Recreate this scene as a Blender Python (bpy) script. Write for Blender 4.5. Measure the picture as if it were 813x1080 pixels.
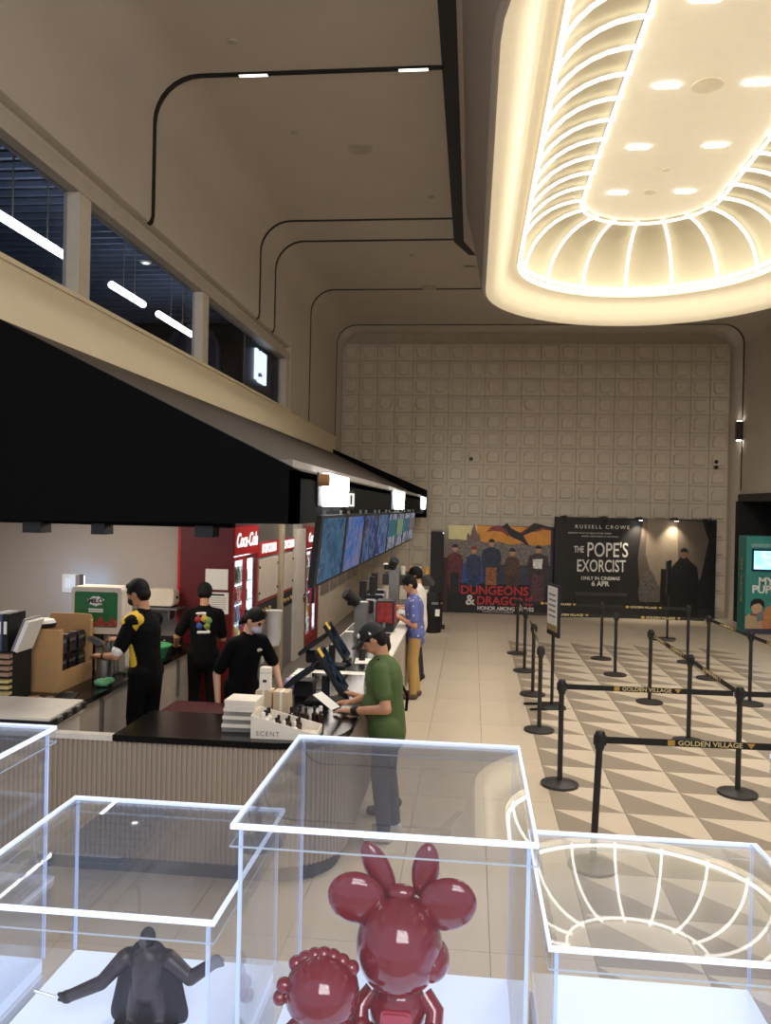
import bpy, bmesh, math, random
import numpy as np
from mathutils import Vector, Matrix
random.seed(7)
PI = math.pi
for o in list(bpy.data.objects): bpy.data.objects.remove(o)
SC = bpy.context.scene
COL = SC.collection

# ---------------------------------------------------------------- camera
EYE = Vector((0.0, 0.0, 2.60))
FPX, YAW, PITCH, ROLL = 860.0, math.atan(91.5/860.0), -0.0058, 0.0215
fw = Vector((-math.sin(YAW)*math.cos(PITCH), math.cos(YAW)*math.cos(PITCH), math.sin(PITCH)))
r0 = Vector((math.cos(YAW), math.sin(YAW), 0)); u0 = r0.cross(fw)
rt = r0*math.cos(ROLL) + u0*math.sin(ROLL); up = -r0*math.sin(ROLL) + u0*math.cos(ROLL)
cd = bpy.data.cameras.new('camera'); cam = bpy.data.objects.new('camera', cd); COL.objects.link(cam)
cd.sensor_fit = 'HORIZONTAL'; cd.sensor_width = 36.0; cd.lens = FPX/813.0*36.0
cd.clip_start = 0.05; cd.clip_end = 200
M3 = Matrix((rt, up, -fw)).transposed()
cam.matrix_world = Matrix.Translation(EYE) @ M3.to_4x4()
SC.camera = cam

# ---------------------------------------------------------------- world, exposure, large lights
w = bpy.data.worlds.new('world'); SC.world = w; w.use_nodes = True
w.node_tree.nodes['Background'].inputs[0].default_value = (0.80, 0.84, 1.0, 1)
w.node_tree.nodes['Background'].inputs[1].default_value = 0.34
SC.view_settings.view_transform = 'Standard'; SC.view_settings.look = 'None'
SC.view_settings.exposure = 1.1; SC.view_settings.gamma = 1.0
SC.view_settings.use_curve_mapping = False
SC.cycles.transparent_max_bounces = 48  # the acrylic cases stack many clear panes

def area_light(name, loc, size, energy, color, target=None, sy=None):
    l = bpy.data.lights.new(name, 'AREA'); l.energy = energy; l.color = color
    l.shape = 'RECTANGLE'; l.size = size; l.size_y = sy or size
    o = bpy.data.objects.new(name, l); COL.objects.link(o); o.location = loc
    d = (Vector(target) - Vector(loc)) if target else Vector((0, 0, -1))
    o.rotation_euler = d.to_track_quat('-Z', 'Y').to_euler()
    return o
def spot_light(name, loc, target, energy, color, ang=60, blend=.6, rad=.03):
    l = bpy.data.lights.new(name, 'SPOT'); l.energy = energy; l.color = color
    l.spot_size = math.radians(ang); l.spot_blend = blend; l.shadow_soft_size = rad
    o = bpy.data.objects.new(name, l); COL.objects.link(o); o.location = loc
    o.rotation_euler = (Vector(target)-Vector(loc)).to_track_quat('-Z', 'Y').to_euler()
    return o
WARM = (1.0, .95, .89)
LED_POWER = 1.7
# added unseen fill lamp behind the viewer; kitchen lamps under the canopy
area_light('fill_lamp', (1.5, -4.0, 6.5), 4.0, 190, (1, .95, .90), (1.0, 9.0, 4.5))
area_light('kitchen_lamp', (-4.3, 7.6, 2.75), .9, 23, (1, .86, .72))
area_light('kitchen_lamp', (-2.2, 7.4, 2.75), .6, 12, (1, .90, .80), None, 1.6)
area_light('kitchen_lamp', (-2.1, 11.2, 2.75), .5, 20, (1, .90, .80), None, 3.5)
area_light('kitchen_lamp', (-2.1, 15.6, 2.75), .5, 18, (1, .90, .80), None, 3.0)

# ---------------------------------------------------------------- materials
def lin(c):
    return tuple((v/255/12.92 if v/255 <= .04045 else ((v/255+.055)/1.055)**2.4) for v in c)
MATS = {}
def mat(name, rgb, rough=.6, metal=0.0, var=.06, scale=6.0, bump=0.0, bscale=80.0, spec=.5, emit=None, es=0.0, coat=0.0, trans=0.0):
    if name in MATS: return MATS[name]
    m = bpy.data.materials.new(name); m.use_nodes = True; nt = m.node_tree; b = nt.nodes['Principled BSDF']
    c = lin(rgb)
    b.inputs['Roughness'].default_value = rough; b.inputs['Metallic'].default_value = metal
    b.inputs['Specular IOR Level'].default_value = spec
    if coat: b.inputs['Coat Weight'].default_value = coat; b.inputs['Coat Roughness'].default_value = .05
    if trans: b.inputs['Transmission Weight'].default_value = trans
    if var > 0:
        tc = nt.nodes.new('ShaderNodeTexCoord'); n = nt.nodes.new('ShaderNodeTexNoise')
        n.inputs['Scale'].default_value = scale; n.inputs['Detail'].default_value = 5
        r = nt.nodes.new('ShaderNodeValToRGB')
        r.color_ramp.elements[0].position = .3; r.color_ramp.elements[1].position = .7
        r.color_ramp.elements[0].color = (*[v*(1-var) for v in c], 1); r.color_ramp.elements[1].color = (*[min(1, v*(1+var)) for v in c], 1)
        nt.links.new(tc.outputs['Object'], n.inputs['Vector']); nt.links.new(n.outputs['Fac'], r.inputs['Fac'])
        nt.links.new(r.outputs['Color'], b.inputs['Base Color'])
        if bump > 0:
            n2 = nt.nodes.new('ShaderNodeTexNoise'); n2.inputs['Scale'].default_value = bscale
            bp = nt.nodes.new('ShaderNodeBump'); bp.inputs['Strength'].default_value = bump; bp.inputs['Distance'].default_value = .01
            nt.links.new(tc.outputs['Object'], n2.inputs['Vector'])
            nt.links.new(n2.outputs['Fac'], bp.inputs['Height']); nt.links.new(bp.outputs['Normal'], b.inputs['Normal'])
    else:
        b.inputs['Base Color'].default_value = (*c, 1)
    if emit:
        b.inputs['Emission Color'].default_value = (*lin(emit), 1); b.inputs['Emission Strength'].default_value = es
    m.diffuse_color = (*c, 1)
    MATS[name] = m
    return m
def emission(name, rgb, s):
    if name in MATS: return MATS[name]
    m = bpy.data.materials.new(name); m.use_nodes = True; nt = m.node_tree; nt.nodes.clear()
    o = nt.nodes.new('ShaderNodeOutputMaterial'); e = nt.nodes.new('ShaderNodeEmission')
    e.inputs[0].default_value = (*rgb, 1); e.inputs[1].default_value = s
    nt.links.new(e.outputs[0], o.inputs[0]); MATS[name] = m; return m
def clear(name, tint=(1, 1, 1), gloss=1.0, haze=0.0, hazecol=(.8, .88, 1), rough=.0, ior=1.49):
    if name in MATS: return MATS[name]
    m = bpy.data.materials.new(name); m.use_nodes = True; nt = m.node_tree; nt.nodes.clear()
    o = nt.nodes.new('ShaderNodeOutputMaterial'); t = nt.nodes.new('ShaderNodeBsdfTransparent'); t.inputs[0].default_value = (*tint, 1)
    g = nt.nodes.new('ShaderNodeBsdfGlossy'); g.inputs['Roughness'].default_value = rough
    f = nt.nodes.new('ShaderNodeLayerWeight'); f.inputs[0].default_value = .5      # facing = 1-|cos|, same from both sides of the sheet
    pw = nt.nodes.new('ShaderNodeMath'); pw.operation = 'POWER'; pw.inputs[1].default_value = 5.0
    f0 = ((ior-1)/(ior+1))**2
    mu = nt.nodes.new('ShaderNodeMath'); mu.operation = 'MULTIPLY_ADD'; mu.inputs[1].default_value = (1-f0)*gloss; mu.inputs[2].default_value = f0*gloss
    mx = nt.nodes.new('ShaderNodeMixShader')
    nt.links.new(f.outputs['Facing'], pw.inputs[0]); nt.links.new(pw.outputs[0], mu.inputs[0]); nt.links.new(mu.outputs[0], mx.inputs[0])
    last = t
    if haze > 0:
        d = nt.nodes.new('ShaderNodeBsdfDiffuse'); d.inputs[0].default_value = (*hazecol, 1)
        tr = nt.nodes.new('ShaderNodeBsdfTranslucent'); tr.inputs[0].default_value = (*hazecol, 1)
        ad = nt.nodes.new('ShaderNodeMixShader'); ad.inputs[0].default_value = .5
        nt.links.new(d.outputs[0], ad.inputs[1]); nt.links.new(tr.outputs[0], ad.inputs[2])
        m2 = nt.nodes.new('ShaderNodeMixShader'); m2.inputs[0].default_value = haze
        nt.links.new(t.outputs[0], m2.inputs[1]); nt.links.new(ad.outputs[0], m2.inputs[2]); last = m2
    nt.links.new(last.outputs[0], mx.inputs[1]); nt.links.new(g.outputs[0], mx.inputs[2]); nt.links.new(mx.outputs[0], o.inputs[0])
    MATS[name] = m; return m
def screen_mat(name, stops, scale, es, seed):
    """a lit display showing a blurry colourful picture"""
    m = bpy.data.materials.new(name); m.use_nodes = True; nt = m.node_tree; nt.nodes.clear()
    o = nt.nodes.new('ShaderNodeOutputMaterial'); e = nt.nodes.new('ShaderNodeEmission'); e.inputs[1].default_value = es
    tc = nt.nodes.new('ShaderNodeTexCoord'); mp = nt.nodes.new('ShaderNodeMapping'); mp.inputs['Location'].default_value = (seed*3.1, seed*1.7, seed)
    n = nt.nodes.new('ShaderNodeTexNoise'); n.inputs['Scale'].default_value = scale; n.inputs['Detail'].default_value = 6; n.inputs['Distortion'].default_value = .8
    r = nt.nodes.new('ShaderNodeValToRGB'); els = r.color_ramp.elements
    while len(els) < len(stops): els.new(.5)
    for k, c in enumerate(stops):
        els[k].position = .28 + .46*k/(len(stops)-1); els[k].color = (*lin(c), 1)
    nt.links.new(tc.outputs['Object'], mp.inputs[0]); nt.links.new(mp.outputs[0], n.inputs['Vector']); nt.links.new(n.outputs['Fac'], r.inputs['Fac'])
    nt.links.new(r.outputs[0], e.inputs[0]); nt.links.new(e.outputs[0], o.inputs[0]); return m

# ---------------------------------------------------------------- mesh helpers
class MB:
    def __init__(s): s.v = []; s.f = []
    def add(s, vs, fs):
        n = len(s.v); s.v += [tuple(p) for p in vs]; s.f += [tuple(i+n for i in f) for f in fs]; return s
    def box(s, x0, y0, z0, x1, y1, z1, m=None):
        vs = [Vector((x, y, z)) for z in (z0, z1) for y in (y0, y1) for x in (x0, x1)]
        if m is not None: vs = [m @ p for p in vs]
        return s.add(vs, [(0, 2, 3, 1), (4, 5, 7, 6), (0, 1, 5, 4), (2, 6, 7, 3), (0, 4, 6, 2), (1, 3, 7, 5)])
    def cyl(s, p0, p1, ra, rb=None, n=16, cap=True):
        rb = ra if rb is None else rb
        p0 = Vector(p0); p1 = Vector(p1); d = (p1-p0).normalized()
        a = d.orthogonal().normalized(); b = d.cross(a)
        vs = [p0 + (a*math.cos(2*PI*k/n)+b*math.sin(2*PI*k/n))*ra for k in range(n)] + [p1 + (a*math.cos(2*PI*k/n)+b*math.sin(2*PI*k/n))*rb for k in range(n)]
        fs = [(k, (k+1) % n, n+(k+1) % n, n+k) for k in range(n)]
        if cap: fs += [tuple(range(n-1, -1, -1)), tuple(range(n, 2*n))]
        return s.add(vs, fs)
    def lathe(s, prof, n=24, c=(0, 0, 0), a0=0, a1=2*PI):
        full = abs(a1-a0-2*PI) < 1e-6; k = n if full else n+1
        vs = []
        for r, z in prof:
            for i in range(k):
                a = a0+(a1-a0)*i/n; vs.append((c[0]+r*math.cos(a), c[1]+r*math.sin(a), c[2]+z))
        fs = []
        for j in range(len(prof)-1):
            for i in range(n):
                i2 = (i+1) % k
                fs.append((j*k+i, j*k+i2, (j+1)*k+i2, (j+1)*k+i))
        if full: fs += [tuple(range(k-1, -1, -1)), tuple((len(prof)-1)*k+i for i in range(k))]
        return s.add(vs, fs)
    def tube(s, pts, r, n=8, radii=None):
        pts = [Vector(p) for p in pts]; vs = []; a = None
        for i, p in enumerate(pts):
            d = (pts[min(i+1, len(pts)-1)]-pts[max(i-1, 0)]).normalized()
            a = d.orthogonal().normalized() if a is None else (a - d*a.dot(d)).normalized()
            b = d.cross(a); rr = radii[i] if radii else r
            vs += [p+(a*math.cos(2*PI*k/n)+b*math.sin(2*PI*k/n))*rr for k in range(n)]
        fs = [(i*n+k, i*n+(k+1) % n, (i+1)*n+(k+1) % n, (i+1)*n+k) for i in range(len(pts)-1) for k in range(n)]
        fs += [tuple(range(n-1, -1, -1)), tuple((len(pts)-1)*n+k for k in range(n))]
        return s.add(vs, fs)
    def ribbon(s, pts, w, t):
        """rectangular section swept along a planar path; w along side vector, t along normal"""
        raise NotImplementedError
    def prism(s, poly, o, rx, ry, d):
        """2-D outline extruded by the vector d; o origin, rx and ry axes"""
        o = Vector(o); rx = Vector(rx); ry = Vector(ry); d = Vector(d); n = len(poly)
        a = [o+rx*p[0]+ry*p[1] for p in poly]; b = [p+d for p in a]
        fs = [tuple(range(n)), tuple(range(2*n-1, n-1, -1))] + [(k, n+k, n+(k+1) % n, (k+1) % n) for k in range(n)]
        return s.add(a+b, fs)
    def ball(s, c, r, n=16, m=10, rot=None):
        c = Vector(c); r = r if isinstance(r, (tuple, list)) else (r, r, r)
        vs = []
        for j in range(1, m):
            t = PI*j/m
            for i in range(n):
                a = 2*PI*i/n; vs.append(Vector((r[0]*math.sin(t)*math.cos(a), r[1]*math.sin(t)*math.sin(a), r[2]*math.cos(t))))
        vs += [Vector((0, 0, r[2])), Vector((0, 0, -r[2]))]
        if rot is not None: vs = [rot @ p for p in vs]
        vs = [p+c for p in vs]
        fs = [(j*n+i, (j+1)*n+i, (j+1)*n+(i+1) % n, j*n+(i+1) % n) for j in range(m-2) for i in range(n)]
        T = (m-1)*n; fs += [(T, i, (i+1) % n) for i in range(n)] + [(T+1, (m-2)*n+(i+1) % n, (m-2)*n+i) for i in range(n)]
        return s.add(vs, fs)
    def mesh(s, name, bevel=0, seg=2, smooth=False):
        me = bpy.data.meshes.new(name); me.from_pydata([tuple(p) for p in s.v], [], s.f)
        bm = bmesh.new(); bm.from_mesh(me); bmesh.ops.recalc_face_normals(bm, faces=bm.faces)
        if bevel > 0:
            es = [e for e in bm.edges if len(e.link_faces) == 2 and e.calc_face_angle(0) > .6]
            bmesh.ops.bevel(bm, geom=es, offset=bevel, segments=seg, affect='EDGES', clamp_overlap=True)
        bm.to_mesh(me); bm.free()
        if smooth:
            me.shade_smooth()
            try: me.set_sharp_from_angle(angle=math.radians(38))
            except Exception: pass
        return me
    def build(s, name, m, parent=None, loc=None, bevel=0, seg=2, smooth=False):
        return link(name, s.mesh(name, bevel, seg, smooth), m, parent, loc)
def link(name, me, m, parent=None, loc=None, rot=None):
    o = bpy.data.objects.new(name, me); COL.objects.link(o)
    if m is not None and len(me.materials) == 0: me.materials.append(m)
    if parent is not None: o.parent = parent
    if loc is not None: o.location = loc
    if rot is not None: o.rotation_euler = rot
    return o
def tag(o, label, cat, group=None):
    o['label'] = label; o['category'] = cat
    if group: o['group'] = group
    return o
def thing(name, label, cat, loc=(0, 0, 0), rz=0.0, group=None):
    o = bpy.data.objects.new(name, None); COL.objects.link(o); o.empty_display_size = .1
    o.location = loc; o.rotation_euler = (0, 0, rz)
    return tag(o, label, cat, group)
def struct(o):
    o['kind'] = 'structure'; return o
def kids(o): return [c for c in bpy.data.objects if c.parent == o]
def copy_tree(root, loc, rz, label, group=None, ch=None):
    r = root.copy(); COL.objects.link(r); r.location = loc; r.rotation_euler = (0, 0, rz); r['label'] = label
    if group: r['group'] = group
    for c in (ch if ch is not None else kids(root)):
        d = c.copy(); COL.objects.link(d); d.parent = r
        for g in kids(c):
            e = g.copy(); COL.objects.link(e); e.parent = d
    return r
def bx(name, x0, y0, z0, x1, y1, z1, m, parent=None, bevel=0.0):
    return MB().box(x0, y0, z0, x1, y1, z1).build(name, m, parent, bevel=bevel)
def rrect(w, h, r, n=5, c=(0, 0)):
    out = []
    for cx, cy, a in ((w/2-r, h/2-r, 0), (-w/2+r, h/2-r, PI/2), (-w/2+r, -h/2+r, PI), (w/2-r, -h/2+r, 1.5*PI)):
        for k in range(n+1):
            t = a+PI/2*k/n; out.append((c[0]+cx+r*math.cos(t), c[1]+cy+r*math.sin(t)))
    return out
def text(name, s, size, o, rx, ry, m, parent=None, sx=1.0, ext=.004, align='CENTER', shear=0.0, offset=0.0, space=1.0):
    cu = bpy.data.curves.new(name, 'FONT'); cu.body = s; cu.size = size; cu.extrude = ext; cu.align_x = align; cu.align_y = 'CENTER'
    cu.shear = shear; cu.offset = offset; cu.resolution_u = 3; cu.space_character = space
    t = bpy.data.objects.new('tmp', cu); COL.objects.link(t)
    dg = bpy.context.evaluated_depsgraph_get(); me = bpy.data.meshes.new_from_object(t.evaluated_get(dg))
    bpy.data.objects.remove(t); bpy.data.curves.remove(cu)
    rx = Vector(rx).normalized(); ry = Vector(ry).normalized(); nz = rx.cross(ry)
    M = Matrix.Translation(Vector(o)) @ Matrix((rx*sx, ry, nz)).transposed().to_4x4()
    me.transform(M); me.materials.clear(); me.name = name
    return link(name, me, m, parent)
def grid(a, b, n): return [a+(b-a)*k/n for k in range(n+1)]

BLACK = mat('black_paint', (14, 14, 16), .5, var=.15)
MATTE = mat('matte_black_panel', (9, 9, 11), .7, var=.15)
DARKMET = mat('dark_powder_coat', (34, 33, 34), .45, metal=.3)
STEEL = mat('brushed_steel', (150, 148, 145), .35, metal=.9, var=.08, scale=20)
WHITE = mat('white_laminate', (222, 216, 205), .4)
CREAM = mat('cream_paint', (226, 211, 180), .6, var=.02, scale=2)
CEIL = mat('ceiling_paint', (192, 181, 166), .85, var=.03, scale=1.5, bump=.15, bscale=120)
PANELM = mat('cream_panel_added_glow', (226, 217, 194), .7, var=.02, emit=(252, 236, 204), es=.15)  # emission stands in for the ribs' light on this panel
VAULT = mat('vault_panel_cream', (192, 181, 152), .75, var=.02)
SOFF = mat('cream_soffit_added_glow', (216, 204, 176), .7, var=.02, emit=(250, 230, 190), es=.20)  # emission stands in for cove light falling on the cream soffit
PAPER = mat('white_paper', (235, 232, 224), .7, var=.02)
RED = mat('fridge_red', (178, 16, 24), .35, var=.08)
# ================================================================ SETTING
# ---- floor: subfloor with every tile its own piece
GROUT = mat('tile_grout', (120, 108, 92), .8)
def tile_mat(name, rgb):
    m = mat(name, rgb, .38, var=.05, scale=1.3, bump=.03, bscale=300, spec=.4)
    return m
T_LIGHT = tile_mat('beige_floor_tile', (202, 187, 166)); T_DARK = tile_mat('taupe_floor_tile', (148, 135, 118))
T_PALE = tile_mat('pale_floor_tile', (196, 181, 160))
floor = struct(bx('floor', -8, -1, -.30, 10, 22, -.012, GROUT))
PX0, PW, PY0, PH, NCOL = .765, .605, 16.41, .613, 7
def tri(a, b, c):
    g = .004
    cx = (a[0]+b[0]+c[0])/3; cy = (a[1]+b[1]+c[1])/3
    p = [(q[0]+(cx-q[0])*.008, q[1]+(cy-q[1])*.008) for q in (a, b, c)]
    return MB().prism(p, (0, 0, -.012), (1, 0, 0), (0, 1, 0), (0, 0, .012)).mesh('tile')
dark_me = tri((0, 0), (PW, 0), (0, PH)); dark_me.materials.append(T_DARK)
light_me = tri((PW, 0), (PW, PH), (0, PH)); light_me.materials.append(T_LIGHT)
for c in range(NCOL):
    for r in range(21):
        p = (PX0+c*PW, PY0-(r+1)*PH, 0)
        link('dark_triangle_tile', dark_me, None, floor, p); link('light_triangle_tile', light_me, None, floor, p)
def slab_me(w, h, m):
    me = MB().box(.002, .002, -.012, w-.002, h-.002, 0).mesh('tile'); me.materials.append(m); return me
def tile_field(x0, x1, nx, y0, y1, ny):
    w = (x1-x0)/nx; h = (y1-y0)/ny; me = slab_me(w, h, T_PALE)
    for i in range(nx):
        for j in range(ny): link('floor_tile', me, None, floor, (x0+i*w, y0+j*h, 0))
PE = PX0+NCOL*PW
tile_field(-1.05, PX0, 3, 3.54, 21.4, 14)
tile_field(-3.7, -1.05, 4, 3.54, 5.6, 2)
tile_field(PX0, PE, 6, PY0, 21.4, 4)
tile_field(PE, 6.5, 2, 3.54, 21.4, 14)
tile_field(6.5, 9.5, 2, 15.5, 21.4, 4)
struct(bx('floor_staff', -6.5, 6.1, -.01, -1.60, 20.6, .15, mat('staff_floor_vinyl', (92, 82, 74), .6)))
struct(bx('floor_landing', -3, -2.5, .80, 3, 1.85, 1.0, mat('landing_stone', (170, 160, 148), .5)))

# ---- back wall with embossed square tiles
WALLT = mat('embossed_wall_tile', (204, 190, 170), .75, var=.04, scale=3, bump=.08, bscale=150)
wb = struct(bx('wall_back', -3.8, 21.36, -.01, 6.7, 21.6, 7.6, mat('wall_joint', (176, 164, 146), .85)))
def emboss(flip):
    b = MB(); W, Hh = .468, .448; g = .008
    # square tile with a raised frame and a raised arch-topped pad
    x0, x1, z0, z1 = g, W-g, g, Hh-g
    b.box(x0, -.030, z0, x1, 0, z1)
    pts = []
    n = 7; hw = .150; c = W/2; zb, zt, rr = .075, .370, .115
    for k in range(n+1):
        t = PI*k/n*.5; pts.append((c+hw-rr+rr*math.cos(t), zt-rr+rr*math.sin(t)))
    for k in range(n+1):
        t = PI/2+PI*k/n*.5; pts.append((c-hw+rr+rr*math.cos(t), zt-rr+rr*math.sin(t)))
    for k in range(4):
        t = PI+PI/2*k/3; pts.append((c-hw+.04+.04*math.cos(t), zb+.04+.04*math.sin(t)))
    for k in range(4):
        t = 1.5*PI+PI/2*k/3; pts.append((c+hw-.04+.04*math.cos(t), zb+.04+.04*math.sin(t)))
    if flip: pts = [(p[0], Hh-p[1]) for p in pts][::-1]
    m = len(pts); cx, cz = c, Hh/2
    ring = [[(p[0], -.030, p[1]) for p in pts],
            [(cx+(p[0]-cx)*.95, -.078, cz+(p[1]-cz)*.95) for p in pts],
            [(cx+(p[0]-cx)*.86, -.084, cz+(p[1]-cz)*.86) for p in pts]]
    vs = sum(ring, []); fs = [(j*m+k, j*m+(k+1) % m, (j+1)*m+(k+1) % m, (j+1)*m+k) for j in range(2) for k in range(m)] + [tuple(2*m+k for k in range(m))]
    b.add(vs, fs); me = b.mesh('embossed_tile'); me.materials.append(WALLT); return me
em = [emboss(False), emboss(True)]
for r in range(15):
    z = 6.90-(r+1)*.450
    for c in range(21):
        x = -3.50+c*.470
        if z < 1.7 and (-.45 < x < 5.55): continue
        if z < .25 and x < 5.5: continue
        link('embossed_tile', em[1 if r < 4 else 0], None, wb, (x, 21.36, z+.003))
for (x, z) in ((-.06, 3.90), (6.07, 3.92), (6.07, 3.78)):
    MB().cyl((x, 21.31, z), (x, 21.26, z), .05, n=14).build('wall_port', BLACK, wb)

# ---- ceiling with coved edges, drum opening
DCX, DY0, DY1 = 2.60, 6.0, 12.80
def stadium(r, n=28, straight=12):
    pts = []
    for k in range(n+1):
        a = PI*k/n; pts.append((DCX+r*math.cos(a), DY1+r*math.sin(a)))
    for k in range(1, straight): pts.append((DCX-r, DY1+(DY0-DY1)*k/straight))
    for k in range(n+1):
        a = PI+PI*k/n; pts.append((DCX+r*math.cos(a), DY0+r*math.sin(a)))
    for k in range(1, straight): pts.append((DCX+r, DY0+(DY1-DY0)*k/straight))
    return pts
b = MB(); ZC = 7.25; YA, YB = -1.5, 20.80
cove = [(-3.55+.5-.5*math.cos(t), 6.75+.5*math.sin(t)) for t in grid(0, PI/2, 8)]
coveR = [(6.5-.5+.5*math.cos(t), 6.75+.5*math.sin(t)) for t in grid(0, PI/2, 8)]
def extr(prof, ya, yb):
    n = len(prof); b.add([(p[0], ya, p[1]) for p in prof]+[(p[0], yb, p[1]) for p in prof], [(k, k+1, n+k+1, n+k) for k in range(n-1)])
extr(cove+[(-.25, ZC)], YA, YB); extr([(5.45, ZC)]+coveR[::-1], YA, YB)
b.add([(-.25, YA, ZC), (5.45, YA, ZC), (5.45, 3.1, ZC), (-.25, 3.1, ZC)], [(0, 1, 2, 3)])
b.add([(-.25, 15.75, ZC), (5.45, 15.75, ZC), (5.45, YB, ZC), (-.25, YB, ZC)], [(0, 1, 2, 3)])
ro = stadium(2.78); n = len(ro); mid = ((-.25+5.45)/2, (3.1+15.75)/2); out = []
for x, y in ro:
    dx, dy = x-DCX, y-min(max(y, DY0), DY1)
    if abs(dx) < 1e-9 and abs(dy) < 1e-9: dx = 1e-6
    t = min((2.85/abs(dx)) if abs(dx) > 1e-6 else 1e9, ((15.75-DY1)/dy) if dy > 1e-6 else ((3.1-DY0)/dy if dy < -1e-6 else 1e9))
    cy = min(max(y, DY0), DY1); out.append((DCX+dx*t, cy+dy*t))
b.add([(p[0], p[1], ZC) for p in ro]+[(p[0], p[1], ZC) for p in out], [(k, (k+1) % n, n+(k+1) % n, n+k) for k in range(n)])
b.box(-8, YA, 7.7, 8, 22, 7.8)
ceiling = struct(b.build('ceiling', CEIL, smooth=True))
for x, y, r in ((-1.55, 10.5, .16), (-2.3, 10.0, .05), (-1.0, 17.2, .16), (-1.2, 15.0, .05), (-.7, 12.2, .05), (-2.5, 8.0, .05), (3.4, 17.2, .15)):
    MB().lathe([(r, 0), (r, -.012), (r*.8, -.018)], 20, (x, y, ZC)).build('speaker_grille' if r > .1 else 'sprinkler_cap', mat('ceiling_fitting', (176, 164, 146), .7), ceiling)

# ---- left wall above the upper windows
b = MB()
lip = [(-3.72, 5.64), (-3.62, 5.64), (-3.575, 5.66), (-3.55, 5.72), (-3.55, 6.76)]
n = len(lip); b.add([(p[0], YA, p[1]) for p in lip]+[(p[0], 15.5, p[1]) for p in lip], [(k, k+1, n+k+1, n+k) for k in range(n-1)])
lip2 = [(-3.80, 4.36), (-3.62, 4.33), (-3.575, 4.36), (-3.55, 4.44), (-3.55, 6.76)]
b.add([(p[0], 15.5, p[1]) for p in lip2]+[(p[0], 21.0, p[1]) for p in lip2], [(k, k+1, n+k+1, n+k) for k in range(n-1)])
b.add([(-3.55, 15.5, 4.44), (-3.55, 15.5, 6.75), (-3.8, 15.5, 6.75), (-3.8, 15.5, 4.35)], [(0, 1, 2, 3)])
b.box(-3.9, YA, 5.53, -3.66, 15.5, 7.6)
wl = struct(b.build('wall_left', CEIL, smooth=True))
par = struct(MB().box(-3.80, YA, 3.55, -3.55, 21.2, 4.40).box(-3.82, YA, 4.40, -3.53, 15.5, 4.44).build('wall_left_parapet', CREAM))
struct(MB().box(-3.74, YA, 5.38, -3.57, 15.5, 5.53).build('trim_7', mat('beam_paint', (178, 168, 154), .6)))
FRM = mat('window_frame_paint', (196, 186, 168), .5)
WG = clear('upper_window_glass', (.80, .84, .92), .3, 0.0)
for k, (ya, yb) in enumerate(((-1.5, 7.0), (7.24, 10.4), (10.66, 15.2))):
    wn = struct(MB().box(-3.69, ya, 4.44, -3.68, yb, 5.38).build('window_%d' % (k+1), WG))
    bx('window_post', -3.72, yb, 4.44, -3.57, yb+(.24 if k < 2 else .3), 5.38, FRM, wn, .01)
    bx('window_bead', -3.72, ya, 4.44, -3.66, yb, 4.465, FRM, wn)
# ---- right wall with a dark entrance, portal at the end
b = MB()
b.box(6.5, YA, 3.10, 6.8, 20.8, 6.8).box(6.5, YA, 0, 6.8, 16.2, 3.10)
struct(b.build('wall_right', CEIL))
dr = struct(MB().box(6.46, 16.2, 2.92, 6.9, 20.78, 3.10).build('door_1', mat('dark_grey_header', (38, 38, 42), .6)))
bx('door_lining', 6.42, 20.55, 0, 9.5, 20.80, 2.93, MATTE, dr); bx('door_recess_wall', 9.4, 15.5, 0, 9.5, 20.8, 3.0, MATTE, dr)
bx('door_recess_ceiling', 6.8, 16.2, 2.93, 9.5, 20.8, 3.0, MATTE, dr); bx('door_jamb', 6.42, 16.1, 0, 9.5, 16.25, 2.93, MATTE, dr)
b = MB(); r_in, r_out = .62, .55
def arch(xa, xb, zt, r, z0, n=8):
    return ([(xa, z0)]+[(xa+r-r*math.cos(t), zt-r+r*math.sin(t)) for t in grid(0, PI/2, n)] + [(xb-r+r*math.sin(t), zt-r+r*math.cos(t)) for t in grid(0, PI/2, n)]+[(xb, z0)])
A = arch(-3.555, 6.505, 7.255, .50, -.01); Bp = arch(-3.50, 6.40, 7.17, .62, -.01); n = len(A)
b.add([(p[0], 20.80, p[1]) for p in A]+[(p[0], 20.98, p[1]) for p in Bp]+[(p[0], 21.37, p[1]) for p in Bp], [(j*n+k, j*n+k+1, (j+1)*n+k+1, (j+1)*n+k) for j in range(2) for k in range(n-1)])
struct(b.build('trim_6', CEIL, smooth=True))
# ---- black reveal lines: arches over ceiling and walls, one long stripe
TB = mat('black_reveal', (10, 10, 11), .5, var=.1)
def strip(name, path, y, w, t=.012):
    """path in (x,z); band of width w along y, lifted t off the surface towards the room"""
    n = len(path); vs = []
    for i, p in enumerate(path):
        a = Vector((*path[max(i-1, 0)], 0)); c = Vector((*path[min(i+1, n-1)], 0)); d = (c-a).normalized(); nm = Vector((d.y, -d.x, 0))
        for yy, k in ((y, -.004), (y, t), (y+w, t), (y+w, -.004)): vs.append((p[0]+nm.x*k, yy, p[1]+nm.y*k))
    fs = [(i*4+k, i*4+(k+1) % 4, (i+1)*4+(k+1) % 4, (i+1)*4+k) for i in range(n-1) for k in range(4)]
    fs += [(0, 1, 2, 3), (4*n-1, 4*n-2, 4*n-3, 4*n-4)]
    return struct(MB().add(vs, fs).build(name, TB))
cl = [(p[0], p[1]) for p in cove]
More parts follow.
